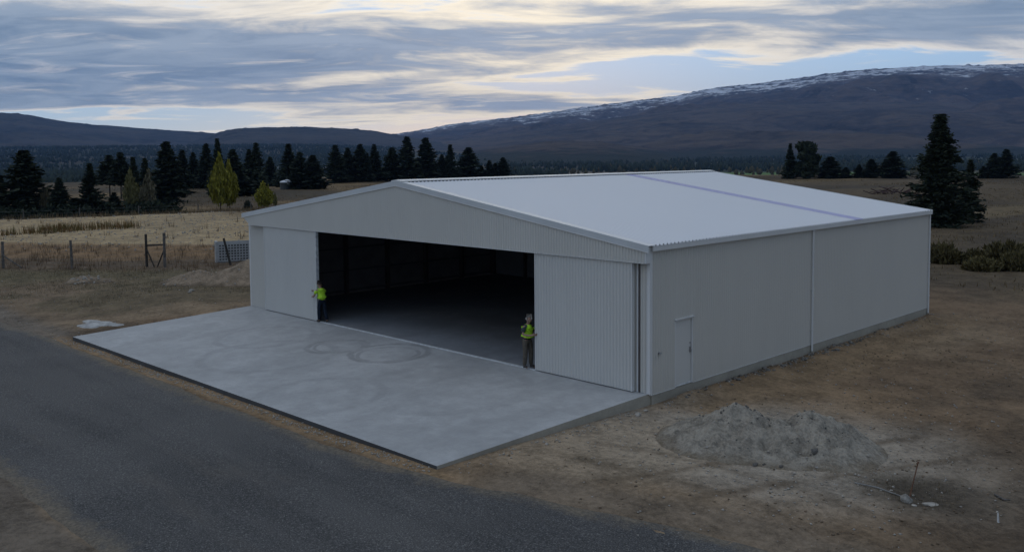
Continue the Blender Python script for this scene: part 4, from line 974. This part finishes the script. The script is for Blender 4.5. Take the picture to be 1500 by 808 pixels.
tree('shrub', -104.4, 46.6, 4.2, 1.5, PY[1], 'bright yellow bush behind the left slope of the gable', 'shrub', rz=1.)
tree('shrub', -108.8, 51.1, 2.4, .42, PO, 'thin small leafy sapling right of the bright yellow bush', 'shrub')
tree('shrub', -127.7, 60.8, 3.0, .45, PY[0], 'thin sapling just behind the bright yellow bush', 'shrub')
def bush_mesh(name, seed, n, material, size=.12):
    r_ = np.random.default_rng(seed); a = r_.uniform(0, 6.28, n); el = np.arcsin(r_.uniform(.05, 1, n)**.8); rr = r_.random(n)**.6*(.75+.45*vnoise(a*2.2+seed, el*3.5, seed))
    c = np.stack([rr*np.cos(el)*np.cos(a), rr*np.cos(el)*np.sin(a), rr*np.sin(el)*.95], 1); ln = c*.9+np.array([0, 0, .8])
    v, f = tri_cloud(c, size, r_, ln, 2.4); me = np_mesh(name, v, f); me.materials.append(material); return me
BB = [bush_mesh('foliage', 460+i, 2600, M['broom']) for i in range(3)]; BD = bush_mesh('foliage', 466, 900, M['needles'], .2); BT = bush_mesh('foliage', 467, 1000, M['dull_leaf'], .14)
def shrub(x, y, h, w, me_, label, name='shrub'):
    o = empty(name, (x, y, gz(x, y)-.04), random.uniform(0, 6.28), label, 'shrub', 'broom shrubs') if me_ in BB else empty(name, (x, y, gz(x, y)-.04), 0, label, 'shrub')
    o.scale = (w, w, h); link('foliage', me_, None, o)
    mb = MB()
    for k in range(5):
        a = k*1.26; mb.tube((0, 0, -.05), (.3*math.cos(a), .3*math.sin(a), .55), .02, .008, 5)
    mb.build('stem', M['bark'], o)
shrub(-103.9, 43.8, 1.3, .6, BD, 'small dark bush left of the bright yellow bush')
shrub(-108.6, 18.1, 3.6, .9, BT, 'bare brownish shrub right of the big broad left pine')
for (x, y, h, w, lb), k in zip([(-6.6,41.4,1.5,1.05,'rounded broom bush nearest the rear corner of the hangar'),(-5.0,42.6,1.05,.75,'low broom bush between the two larger broom bushes'),(-3.2,42.9,1.75,1.4,'widest tallest broom bush at the right edge'),(-3.5,39.2,.95,.95,'low broom bush in front of the widest one'),(-1.9,40.6,1.4,.9,'broom bush cut by the right edge of the photo')], (0, 1, 2, 1, 0)):
    shrub(x, y, h*.9, w*1.3, BB[k], lb)

# ------------------------------------------------------------------ grass and weeds (uncountable)
def grass(name, pts, hmin, hmax, material, label, blades=4, spread=.09, wid=.012):
    P = np.repeat(np.asarray(pts, float), blades, 0); n = len(P)
    P[:, :2] += rng.normal(0, spread, (n, 2)); h = rng.uniform(hmin, hmax, n)
    a = rng.uniform(0, 6.28, n); l = rng.uniform(.05, .5, n)*h; zz = ground_z(P[:, 0], P[:, 1])-.02
    w = wid*(1+h); dx, dy = np.cos(a), np.sin(a)
    v = np.stack([np.stack([P[:, 0]-dy*w, P[:, 1]+dx*w, zz], 1), np.stack([P[:, 0]+dy*w, P[:, 1]-dx*w, zz], 1), np.stack([P[:, 0]+dx*l, P[:, 1]+dy*l, zz+h], 1)], 1)
    me = np_mesh(name, v.reshape(-1, 3), np.arange(3*n).reshape(-1, 3)); return tag(link(name, me, material), label, kind='stuff')
def blade_mat(name, a, b_):
    m, n, b = mat(name, a, .9, .1); geo = n.new('ShaderNodeNewGeometry').outputs['Position']
    n.put(b.inputs['Base Color'], n.mix(n.step(n.noise(geo, 1.6, 4, .6), .35, .65), a, b_)); return m
M['straw'] = blade_mat('dry_straw', (.10, .073, .043), (.19, .14, .08))
M['brown_weed'] = blade_mat('brown_weed', (.11, .075, .048), (.21, .145, .088))
M['reed'] = blade_mat('green_reed', (.085, .080, .026), (.19, .105, .045))
M['verge'] = blade_mat('verge_grass', (.07, .062, .034), (.13, .105, .06))
def pick(n, xr, yr, test):
    out = []
    while len(out) < n:
        X = rng.uniform(*xr, 4000); Y = rng.uniform(*yr, 4000); k = test(X, Y)
        out += list(np.stack([X[k], Y[k]], 1))
    return np.array(out[:n])
nz = lambda X, Y, s, f=.12: fbm(X*f, Y*f, 4, s)
grass('fence_weeds', pick(1150, (-75, -36), (-22, 22), lambda X, Y: (lambda mm: (mm > 28.0) & (mm < 37.5) & (nz(X, Y, 501, .25)+rng.uniform(-.25, .25, len(X)) > -.02))(yard(X, Y)[0])), .12, .62, M['brown_weed'], 'dead brown weeds along the wire fence', 5, .14, .012)
grass('green_reeds', pick(260, (-86, -58), (-4, 22), lambda X, Y: (lambda mm, nn: (np.abs(nn-73.5+1.5*np.sin(Y*.4)) < 2.6) & (Y > -2) & (Y < 18.5) & (nz(X, Y, 511, .22) > -.08))(*yard(X, Y))), .25, .95, M['reed'], 'band of greenish brown reeds on the gravel yard', 7, .2, .016)
grass('yard_weeds', pick(120, (-98, -48), (-10, 50), lambda X, Y: (lambda mm, nn: (mm > 39) & (nn < 95))(*yard(X, Y))), .2, .9, M['brown_weed'], 'scattered dead weed stalks on the gravel yard', 7, .12, .014)
grass('yard_edge_grass', pick(5200, (-128, -60), (-20, 75), lambda X, Y: (lambda mm, nn: (nn > 95.5) & (nn < 112))(*yard(X, Y))), .25, .75, M['straw'], 'dry grass along the back edge of the gravel yard', 4, .25, .022)
grass('dry_grass', pick(15000, (-215, 5), (24, 250), lambda X, Y: (lambda mm, nn: ((nn > 98) | (X > -42)) & (np.hypot(X, Y) < 270) & (nz(X, Y, 521, .05) > -.05) & (Y > 30))(*yard(X, Y))), .12, .36, M['straw'], 'dry straw coloured grass on the plain behind the hangar', 3, .4, .035)
grass('dark_tussock', pick(1500, (-60, 30), (30, 150), lambda X, Y: (nz(X, Y, 531, .07) > .0)), .06, .2, M['verge'], 'dark tussock grass behind the hangar', 5, .18, .018)
grass('verge_grass', pick(5200, (-70, -26), (-30, 8), lambda X, Y: (yard(X, Y)[0] < 29) & (Y < 6) & ((Y > -8) | (Y < -17)) & (nz(X, Y, 541, .3)+.5*nz(X, Y, 545, .06)+rng.uniform(-.15, .15, len(X)) > .02) & (-.58*X+.814*Y > 15)), .04, .16, M['verge'], 'short olive grass on the soil beside the road', 4, .10, .008)
grass('corner_weeds', pick(160, (7.2, 9.3), (-2.4, -.4), lambda X, Y: np.hypot(X-8.3, Y+1.5) < 1.0), .03, .12, M['verge'], 'short dark weeds around the rusty stake', 4, .08, .004)
grass('near_verge', pick(900, (-9, 1), (-22, -16.2), lambda X, Y: (Y < -16.6) & (nz(X, Y, 551, .6) > .0)), .02, .09, M['verge'], 'thin dry grass on the near road shoulder', 4, .06, .004)

uc = pick(420, (-122, -104), (4, 34), lambda X, Y: (yard(X, Y)[1] > 100) & (yard(X, Y)[1] < 113) & (nz(X, Y, 561, .16) > -.06))
r_ = np.random.default_rng(77); P = np.repeat(uc, 26, 0); hh = np.repeat(.5+1.5*r_.random(len(uc))**1.5, 26); P = np.c_[P+r_.normal(0, .55, P.shape), ground_z(P[:, 0], P[:, 1])+hh*r_.random(len(P))]
v, f = tri_cloud(P, .34, r_, np.array([[0, 0, .6]]), 1.7); tag(link('undergrowth', np_mesh('undergrowth', v, f), M['needles']), 'dark scrub filling the gaps under the left conifers', kind='stuff')
# ------------------------------------------------------------------ wire fences
fe = empty('wire_fence', (-46.5, 3.5, gz(-46.5, 3.5)), 0, 'wire fence on weathered wooden posts with a braced pair left of the hangar', 'fence')
fz0 = gz(-46.5, 3.5)
def L3(x, y, z): return (x+46.5, y-3.5, z-fz0)
posts = [(-60.5,-7.6,1.75,.0,.0,.07),(-53.7,-2.3,1.86,-.04,.03,.10),(-48.8,.6,1.95,-.10,-.02,.09),(-46.4,4.7,2.28,-.03,.0,.095),(-45.1,5.4,2.36,-.01,.0,.10),(-42.7,9.1,1.88,-.36,-.36,.085),(-37.6,13.4,1.9,0,0,.08)]
for x, y, h, lx, ly, r in posts:
    zb = gz(x, y); mb = MB(); mb.tube(L3(x, y, zb-.3), L3(x+lx, y+ly, zb+h), r, r*.9, 9); mb.build('post', M['wooddark'] if (x, y) in ((-46.4, 4.7), (-42.7, 9.1)) else M['wood'], fe)
def fp(i, hh): x, y, h, lx, ly, r = posts[i]; k = hh/h; return L3(x+lx*k, y+ly*k, gz(x, y)+hh)
MB().tube(fp(3, 1.5), fp(4, 1.55), .055, n=8).build('rail', M['wooddark'], fe)
q = [(a+b)/2 for a, b in zip(fp(3, .1), fp(4, .1))]
MB().tube(fp(3, 1.3), (q[0]-.12, q[1]-.06, q[2]-.1), .05, n=8).build('brace', M['wooddark'], fe)
MB().tube(fp(4, 1.25), (q[0]+.10, q[1]+.05, q[2]-.1), .05, n=8).build('brace', M['wooddark'], fe)
MB().tube(fp(1, .9), L3(-52.4, -1.5, gz(-52.4, -1.5)+.02), .045, n=8).build('brace', M['wood'], fe)
M['wire'] = noisy('dull_wire', (.17, .165, .16), .2, 9, .6, .4)
for zz in (.15, .4, .65, .9, 1.15, 1.45):
    mb = MB()
    for i in range(len(posts)-1): mb.tube(fp(i, zz), fp(i+1, zz), .006, n=4, cap=False)
    mb.build('wire', M['wire'], fe)
f2 = empty('wire_fence', (-102, 17, gz(-102, 17)), 0, 'far fence line on thin posts at the back edge of the gravel yard', 'fence'); z2 = gz(-102, 17)
fp2 = [(-101.0,-2.0),(-101.2,6.0),(-101.4,13.3),(-102.3,20.0),(-101.4,27.0),(-100.2,34.5),(-98.8,41.5)]
for x, y in fp2:
    zb = gz(x, y); MB().tube((x+102, y-17, zb-.2-z2), (x+102, y-17, zb+1.5-z2), .07, n=7).build('post', M['wood'], f2)
for zz in (.5, .9, 1.3):
    mb = MB()
    for a, b in zip(fp2[:-1], fp2[1:]): mb.tube((a[0]+102, a[1]-17, gz(*a)+zz-z2), (b[0]+102, b[1]-17, gz(*b)+zz-z2), .008, n=4, cap=False)
    mb.build('wire', M['wire'], f2)
# slotted crate behind the fence
M['bin'] = noisy('pale_grey_plastic', (.33, .335, .335), .15, 2, .6, .3)
cx, cy = -44.6, 8.9; zb = gz(cx, cy)-.02
cr = empty('slotted_crate', (cx, cy, zb), math.atan2(2.6, 1.05), 'pale grey slotted crate standing behind the fence beside the hangar wall', 'crate')
CL, CH, CD = 4.3, 1.46, .95
MB().box(0, .16, 0, CD, 0, CH+.06).build('end_panel', M['bin'], cr); MB().box(CL-.1, CL, 0, CD, 0, CH).build('end_panel', M['bin'], cr)
for yy in (0, CD-.06):
    for k in range(20):
        xa = .163+k*.205; MB().box(xa, xa+.075, yy+.004, yy+.056, .12, CH-.14).build('upright', M['bin'], cr)
    for k in range(7):
        za = .10+k*.195; MB().box(.162, CL-.102, yy, yy+.06, za, za+.085).build('slat', M['bin'], cr)
    MB().box(.162, CL-.102, yy+.002, yy+.058, CH-.135, CH).build('top_rail', M['bin'], cr)
MB().box(.165, CL-.105, .07, CD-.07, .0, .10).build('base', M['bin'], cr)
MB().box(.17, CL-.11, .075, CD-.075, .101, CH-.16).build('dark_core', M['dark'], cr)  # black block filling the crate behind its slats

# ------------------------------------------------------------------ water tank, debris, far buildings
tx, ty = -168.8, 89.3; tz = gz(tx, ty)-.03
tk = empty('water_tank', (tx, ty, tz), math.atan2(-21.6-89.3, 16+168.8), 'dark green round water tank with a pale domed lid on the grass', 'tank')
def lathe(prof, n=32):
    v = []; f = []
    for r, zz in prof:
        for i in range(n): a = 2*math.pi*i/n; v.append((r*math.cos(a), r*math.sin(a), zz))
    for k in range(len(prof)-1):
        for i in range(n): f.append((k*n+i, k*n+(i+1) % n, (k+1)*n+(i+1) % n, (k+1)*n+i))
    f.append(tuple(range((len(prof)-1)*n, len(prof)*n))); mb = MB(); mb.add(v, f); return mb
M['tank'] = noisy('dark_tank_plastic', (.020, .028, .032), .2, 1, .5, .4); M['lid'] = noisy('pale_tank_lid', (.52, .54, .58), .1, 1, .5, .4)
pr = [(1.62, 0)]
for k in range(8): pr += [(1.66, .02+k*.20), (1.66, .12+k*.20), (1.62, .15+k*.20), (1.62, .19+k*.20)]
lathe(pr+[(1.62, 1.68)]).build('tank_wall', M['tank'], tk, True)
lathe([(1.72, 1.68), (1.74, 1.74), (1.45, 1.98), (.9, 2.16), (.42, 2.24), (.4, 2.34), (.05, 2.36)]).build('lid', M['lid'], tk, True)
MB().box(1.60, 1.69, -.05, .42, 1.25, 1.55).build('label_plate', M['lid'], tk)
wx, wy = -81.7, 234.7
t2 = empty('water_tank', (wx, wy, gz(wx, wy)), 0, 'tiny white domed tank on the terrace left of the biggest conifer', 'tank')
lathe([(1.2, 0), (1.22, .9), (1.0, 1.3), (.5, 1.6), (.05, 1.7)]).build('tank_wall', M['lid'], t2, True); lathe([(.3, 1.62), (.3, 1.8), (.02, 1.82)], 12).build('lid', M['lid'], t2)
db = empty('brush_pile', (-43.8, 122.4, gz(-43.8, 122.4)), .6, 'dark purple brown pile of logs and cut branches beyond the hangar roof', 'pile')
M['log'] = noisy('purple_brown_log', (.085, .058, .055), .35, 3, .95, .1)
for k in range(46):
    a = random.gauss(0, 1.5); b = random.gauss(0, .8); L = random.uniform(.8, 2.2); th = random.uniform(0, 6.28); zt = max(.1, 1.3-abs(a)*.5)*random.random()
    if abs(a-.3) < .35: zt *= .4
    MB().tube((a, b, zt), (a+L*math.cos(th)*.7, b+L*math.sin(th)*.7, zt+random.uniform(.0, .8)), random.uniform(.05, .14), random.uniform(.02, .07), 6).build('log', M['log'], db)
M['shed'] = noisy('white_shed_wall', (.50, .52, .54), .08, .3, .6, .3); M['shedroof'] = noisy('pale_shed_roof', (.58, .61, .66), .08, .3, .45, .4); M['wind'] = noisy('dark_window', (.03, .035, .04), .1, 1, .3, .5)
def shed(x, y, L, D, H, rz, label, name='farm_shed', cat='shed', roof=None):
    o = empty(name, (x, y, gz(x, y)-.3), rz, label, cat)
    MB().box(-L/2, L/2, -D/2, D/2, 0, H*.65).build('wall', M['shed'], o)
    mb = MB(); mb.v = []; y0 = D/2+.3
    mb.add([(-L/2-.3, -y0, H*.62), (L/2+.3, -y0, H*.62), (L/2+.3, 0, H), (-L/2-.3, 0, H), (-L/2-.3, y0, H*.62), (L/2+.3, y0, H*.62)], [(0,1,2,3), (3,2,5,4), (0,3,4), (1,5,2), (0,4,5,1)])
    mb.build('roof', M['shedroof'], o)
    for k in range(max(1, int(L/7))): MB().box(-L/2+2+k*6, -L/2+4+k*6, -D/2-.06, -D/2-.005, H*.12, H*.5).build('door', M['wind'], o)
VR = math.atan2(.709, .705)
shed(-951.8, 1463.7, 17, 9, 6.0, VR, 'white farm shed by the green field beyond the ridge of the roof')
shed(-1310, 1157, 20, 9, 6.5, VR+.2, 'pale long roof seen between spruces over the front of the ridge', 'glasshouse', 'glasshouse')
shed(-1250, 1180, 11, 7, 5.0, VR-.2, 'small pale shed between the narrow and the broad spruce over the ridge')
shed(-1415.5, 917.4, 11, 7, 6.0, VR, 'small white shed between the tank spruces and the row above the gable')
shed(-1515.7, 877.5, 14, 7, 6.5, VR+.3, 'white shed roof glimpsed left of the spruce behind the water tank')
shed(-790, 1560, 12, 7, 4.5, VR, 'tiny pale building at the right end of the green field')
# ------------------------------------------------------------------ valley woods and shelter belts: far-off masses
def woods(name, pts, hmin, hmax, material, label, nf=7, wr=.32):
    pts = np.asarray(pts, float); n = len(pts); h = rng.uniform(hmin, hmax, n); w = h*rng.uniform(wr*.7, wr*1.3, n); zz = ground_z(pts[:, 0], pts[:, 1])-.5
    # each tree: three stacked ragged rings
    an = np.arange(nf)/nf*6.283; V = []; F = []; b = 0
    rings = [(0.05, .75), (.38, 1.0), (.70, .55)]
    V = np.zeros((n, nf*3+1, 3))
    for k, (t, q) in enumerate(rings):
        rr = w[:, None]*q*rng.uniform(.6, 1.25, (n, nf)); a = an[None]+rng.uniform(0, 6.28, (n, 1))*0+rng.normal(0, .15, (n, nf))
        V[:, k*nf:(k+1)*nf, 0] = pts[:, :1]+rr*np.cos(a); V[:, k*nf:(k+1)*nf, 1] = pts[:, 1:2]+rr*np.sin(a); V[:, k*nf:(k+1)*nf, 2] = zz[:, None]+h[:, None]*(t+rng.normal(0, .05, (n, nf)))
    V[:, -1, 0] = pts[:, 0]; V[:, -1, 1] = pts[:, 1]; V[:, -1, 2] = zz+h
    fc = []
    for k in range(2):
        for i in range(nf):
            j = (i+1) % nf; fc += [(k*nf+i, k*nf+j, (k+1)*nf+j), (k*nf+i, (k+1)*nf+j, (k+1)*nf+i)]
    for i in range(nf): fc.append((2*nf+i, 2*nf+(i+1) % nf, 3*nf))
    F = (np.array(fc)[None]+np.arange(n)[:, None, None]*(nf*3+1)).reshape(-1, 3)
    return tag(link(name, np_mesh(name, V.reshape(-1, 3), F), material), label, kind='stuff')
M['woods'] = noisy('far_conifer_mass', (.026, .034, .026), .35, .03, .95, .05)
M['autumn'] = noisy('far_autumn_trees', (.060, .052, .030), .35, .03, .95, .05)
def polar(n, a0, a1, r0, r1, test=None):
    out = []
    while len(out) < n:
        a = np.radians(rng.uniform(a0, a1, 6000)); r = rng.uniform(r0, r1, 6000); X, Y = r*np.cos(a), r*np.sin(a)
        k = np.ones(6000, bool) if test is None else test(X, Y, np.degrees(a), r); out += list(np.stack([X[k], Y[k]], 1))
    return np.array(out[:n])
def belts(X, Y, az, r):
    return ((az > 132) | (r > 1320)) & ((np.abs(((r+90*fbm(X*.0012, Y*.0012, 3, 601))/230.) % 1-.5) < .07) | (fbm(X*.0045, Y*.0045, 4, 603) > .13))
woods('valley_woods', np.r_[polar(5200, 100, 176, 900, 3200, belts), polar(5200, 148, 177, 420, 2000, lambda X, Y, a, r: fbm(X*.004, Y*.004, 4, 605) > -.10), polar(6500, 142, 178, 1900, 4300, lambda X, Y, a, r: fbm(X*.002, Y*.002, 4, 617) > -.12), polar(2600, 98, 131, 1320, 2500, lambda X, Y, a, r: fbm(X*.003, Y*.003, 4, 607) > -.06)], 5, 13, M['woods'], 'dark woods and shelter belts on the valley floor')
woods('autumn_woods', polar(500, 100, 160, 800, 2600, lambda X, Y, a, r: fbm(X*.004, Y*.004, 4, 609) > .08), 6, 11, M['autumn'], 'patches of brownish autumn trees in the valley')
woods('field_hedge', polar(320, 98, 126, 560, 640, lambda X, Y, a, r: (np.abs(r-600-12*np.sin(a*2)) < 9) & (fbm(X*.02, Y*.02, 3, 611) > -.1)), 3, 6.5, M['woods'], 'broken hedge of small trees before the green field')

# ------------------------------------------------------------------ people
M['skin'] = noisy('skin', (.30, .185, .135), .12, 9, .6, .3)
M['hivis'] = noisy('hi_vis_yellow', (.37, .63, .035), .10, 6, .75, .2, .25, 14)
M['shirt'] = noisy('charcoal_shirt', (.045, .058, .058), .2, 8, .9, .1, .3, 14)
M['black'] = noisy('black_cloth', (.014, .014, .016), .2, 8, .9, .1, .3, 14)
M['navy'] = noisy('navy_trousers', (.014, .020, .032), .25, 8, .9, .1, .3, 12)
M['khaki'] = noisy('khaki_trousers', (.105, .092, .074), .2, 8, .9, .1, .4, 12)
M['boot'] = noisy('dark_boots', (.045, .040, .036), .2, 10, .7, .3)
M['hairg'] = noisy('grey_hair', (.30, .28, .25), .3, 22, .8, .2, .4, 40); M['hairb'] = noisy('dark_hair', (.022, .015, .012), .3, 22, .7, .3, .4, 40)
M['glove'] = noisy('dark_glove', (.03, .03, .035), .2, 10, .8, .2); M['eye'] = noisy('eye', (.03, .025, .02), .1, 4, .3, .5)
M['tape'] = noisy('silver_tape', (.55, .57, .56), .08, 10, .4, .5)
def skin(name, pts, edges, root, material, parent, sub=2):
    """pts: dict name -> (x,y,z,r[,r2])"""
    ks = list(pts); me = bpy.data.meshes.new(name); me.from_pydata([pts[k][:3] for k in ks], [(ks.index(a), ks.index(b)) for a, b in edges], []); me.update()
    o = link(name, me, material, parent); s = o.modifiers.new('skin', 'SKIN'); s.use_smooth_shade = True
    for k, sv in zip(ks, me.skin_vertices[0].data):
        p = pts[k]; sv.radius = (p[3], p[4] if len(p) > 4 else p[3]); sv.use_root = (k == root)
    m = o.modifiers.new('smooth', 'SUBSURF'); m.levels = sub; m.render_levels = sub
    return o
def chain(*ks): return list(zip(ks[:-1], ks[1:]))
def person(loc, rz, J, label, hair, trousers, top, kind):
    """J: joints in local metres, +x forward, +y to the person's left"""
    root = empty('person', loc, rz, label, 'person')
    B = {'pelvis': (*J['pelvis'], .10, .11), 'waist': (*J['waist'], .085, .10), 'chest': (*J['chest'], .085, .11), 'neckb': (*J['neckb'], .055, .06), 'neck': (*J['neck'], .055), 'skull': (*J['skull'], .082, .078), 'face': (*J['face'], .088, .076), 'crown': (*J['crown'], .06)}
    E = chain('pelvis', 'waist', 'chest', 'neckb', 'neck', 'face', 'skull', 'crown')
    hd = Vector(J['fwd']).normalized(); fc = Vector(J['face'])
    B['nose'] = (*(fc+hd*.105+Vector((0, 0, .0))), .014); E.append(('face', 'nose'))
    sd_ = Vector((-hd.y, hd.x, 0))
    for s, nm in ((1, 'l'), (-1, 'r')):
        B['ear'+nm] = (*(fc+sd_*s*.092+Vector((0, 0, .02))), .016); E.append(('face', 'ear'+nm))
        for k, r in (('sho', .048), ('elb', .044), ('wri', .032)): B[k+nm] = (*J[k+nm], r)
        B['palm'+nm] = (*J['palm'+nm], .034, .020); E += chain('chest', 'sho'+nm, 'elb'+nm, 'wri'+nm, 'palm'+nm)
        pa = Vector(J['palm'+nm]); dr = (pa-Vector(J['wri'+nm])).normalized(); sidev = Vector(J['spread'+nm]).normalized(); cu = Vector(J['curl'+nm])
        for i, ln in enumerate((.070, .080, .075, .058)):
            a = pa+sidev*(.026-.0175*i)+dr*.04; b = a+dr*ln*.55+cu*.012; c = b+dr*ln*.35+cu*.035
            for q, (p, r) in enumerate(((a, .0105), (b, .0095), (c, .008))): B['f%s%d%d' % (nm, i, q)] = (*p, r)
            E += chain('palm'+nm, 'f%s%d0' % (nm, i), 'f%s%d1' % (nm, i), 'f%s%d2' % (nm, i))
        a = pa+sidev*.036+dr*.0; b = a+sidev*.022+dr*.03+cu*.012
        B['t%s0' % nm] = (*a, .012); B['t%s1' % nm] = (*b, .0095); E += chain('palm'+nm, 't%s0' % nm, 't%s1' % nm)
        for k, r in (('hip', .088), ('kne', .058), ('ank', .040)): B[k+nm] = (*J[k+nm], r)
        B['toe'+nm] = (*J['toe'+nm], .03); E += chain('pelvis', 'hip'+nm, 'kne'+nm, 'ank'+nm, 'toe'+nm)
    skin('body', B, E, 'pelvis', M['skin'], root)
    # trousers
    T = {'pelvis': (*J['pelvis'], .132, .152), 'waist': (J['pelvis'][0], J['pelvis'][1], J['pelvis'][2]+.10, .125, .148)}; TE = [('pelvis', 'waist')]
    for nm in 'lr':
        for k, r in (('hip', .105), ('kne', .082), ('ank', .070)): T[k+nm] = (*J[k+nm], r)
        TE += chain('pelvis', 'hip'+nm, 'kne'+nm, 'ank'+nm)
    skin('trousers', T, TE, 'pelvis', trousers, root)
    for nm in 'lr':
        a = Vector(J['ank'+nm]); t = Vector(J['toe'+nm]); skin('boot', {'h': (*(a-(t-a)*.25+Vector((0, 0, -.035))), .052), 'a': (*(a+Vector((0, 0, .03))), .058), 'm': (*(a*.45+t*.55+Vector((0, 0, .015))), .050, .042), 't': (*(t+Vector((0, 0, .012))), .046, .034)}, [('h', 'a'), ('h', 'm'), ('m', 't')], 'h', M['boot'], root)
    # shirt with sleeves
    def upper(mt_, k, sleeve, name):
        w = Vector(J['waist']); p = Vector(J['pelvis']); c = Vector(J['chest']); nb = Vector(J['neckb'])
        S = {'hem': (*(p+Vector((0, 0, .0))), .150+k, .185+k), 'waist': (*w, .140+k, .175+k), 'low': (*w.lerp(c, .5), .145+k, .18+k), 'chest': (*c, .150+k, .185+k), 'yoke': (*c.lerp(nb, .62), .120+k, .150+k), 'neckb': (*nb, .078+k, .085+k)}
        SE = chain('hem', 'waist', 'low', 'chest', 'yoke', 'neckb')
        skin(name, S, SE, 'low', mt_, root)
        for nm in 'lr':
            if sleeve:
                a_ = Vector(J['sho'+nm]); e_ = Vector(J['elb'+nm]); i_ = c.lerp(nb, .45).lerp(a_, .45)
                skin('sleeve', {'i': (*i_, .085), 's': (*a_, .082), 'e': (*a_.lerp(e_, sleeve), .070)}, [('i', 's'), ('s', 'e')], 's', mt_ if kind == 'tee' else M['shirt'], root)
    if kind == 'tee': upper(top, .0, .72, 'shirt')
    else:
        J['pelvis'] = (J['pelvis'][0], J['pelvis'][1], J['pelvis'][2]+.10); upper(top, .004, .78, 'vest'); J['pelvis'] = (J['pelvis'][0], J['pelvis'][1], J['pelvis'][2]-.10)
        S = {'a': (*(Vector(J['pelvis'])+Vector((0, 0, -.01))), .150, .178), 'b': (*(Vector(J['pelvis'])+Vector((0, 0, .10))), .146, .180)}; skin('shirt_tail', S, [('a', 'b')], 'a', M['black'], root)
    # hair
    sk = Vector(J['skull']); cr_ = Vector(J['crown'])
    skin('hair', {'b': (*(sk-hd*.035+Vector((0, 0, -.01))), .078, .088), 'm': (*(sk-hd*.02+Vector((0, 0, .045))), .088, .088), 'c': (*(cr_+hd*.01+Vector((0, 0, .012))), .072, .075)}, [('b', 'm'), ('m', 'c')], 'm', hair, root)
    for s in (1, -1):
        e = fc+hd*.078+sd_*s*.032+Vector((0, 0, .035)); mb = MB(); mb.tube(e-hd*.006, e+hd*.006, .011, .006, 8); mb.build('eye', M['eye'], root)
    return root
# right man: faces the right-hand door edge (+x), hands together on it, head bowed
def base_pose():
    return dict(pelvis=(0, 0, .95), waist=(.01, 0, 1.10), chest=(.03, 0, 1.34), neckb=(.045, 0, 1.49), neck=(.07, 0, 1.55), face=(.115, 0, 1.625), skull=(.085, 0, 1.67), crown=(.08, 0, 1.715), fwd=(1, -.35, -.15))
J = base_pose()
J.update(shol=(.04, .185, 1.42), shor=(.04, -.185, 1.42), elbl=(.16, .24, 1.17), elbr=(.10, -.27, 1.16), wril=(.38, .12, 1.19), wrir=(.35, -.16, 1.16), palml=(.455, .06, 1.21), palmr=(.43, -.115, 1.18),
         spreadl=(0, .2, 1), spreadr=(0, -.2, 1), curll=(.3, -1, 0), curlr=(.3, 1, 0), hipl=(0, .10, .90), hipr=(0, -.10, .90), knel=(.05, .11, .50), kner=(.01, -.10, .50), ankl=(.02, .13, .09), ankr=(-.04, -.10, .09), toel=(.19, .17, .04), toer=(.13, -.13, .04))
person((-4.90, -.12, .003), R_(-6), J, 'grey haired man in yellow hi vis vest and khaki trousers holding the right door edge', M['hairg'], M['khaki'], M['hivis'], 'vest')
# left man: faces the left-hand door edge (-x), leaning back, back to the camera
J = base_pose()
J.update(pelvis=(-.02, 0, .94), waist=(-.02, 0, 1.09), chest=(.03, 0, 1.32), neckb=(.07, 0, 1.46), neck=(.10, 0, 1.52), face=(.155, 0, 1.595), skull=(.125, 0, 1.64), crown=(.115, 0, 1.685), fwd=(1, .15, -.2),
         shol=(.06, .185, 1.40), shor=(.06, -.185, 1.40), elbl=(.17, .26, 1.14), elbr=(.20, -.26, 1.18), wril=(.38, .20, 1.07), wrir=(.42, -.05, 1.25), palml=(.455, .19, 1.06), palmr=(.50, .06, 1.29),
         spreadl=(0, -.2, 1), spreadr=(0, .2, 1), curll=(.2, -.5, -.2), curlr=(.2, .5, -.2), hipl=(-.02, .10, .89), hipr=(-.02, -.10, .89), knel=(.06, .10, .49), kner=(-.06, -.11, .50), ankl=(.06, .10, .09), ankr=(-.20, -.14, .09), toel=(.23, .12, .04), toer=(-.04, -.17, .04))
person((-17.13, -.16, .003), R_(176), J, 'dark haired man in yellow hi vis shirt gripping the left door edge', M['hairb'], M['navy'], M['hivis'], 'tee')

# ------------------------------------------------------------------ evening haze over the valley
mh = bpy.data.materials.new('haze'); mh.use_nodes = True; n = NT(mh.node_tree); n.n.clear()
out = n.new('ShaderNodeOutputMaterial'); pv = n.new('ShaderNodeVolumePrincipled'); n.l.new(pv.outputs[0], out.inputs['Volume'])
pv.inputs['Color'].default_value = (.28, .52, 1.0, 1); pv.inputs['Density'].default_value = .000045; pv.inputs['Anisotropy'].default_value = 0
tag(MB().box(-11500, 5600, -5600, 11500, -140, 1000).build('haze', mh), 'thin blue evening haze over the valley', kind='stuff')
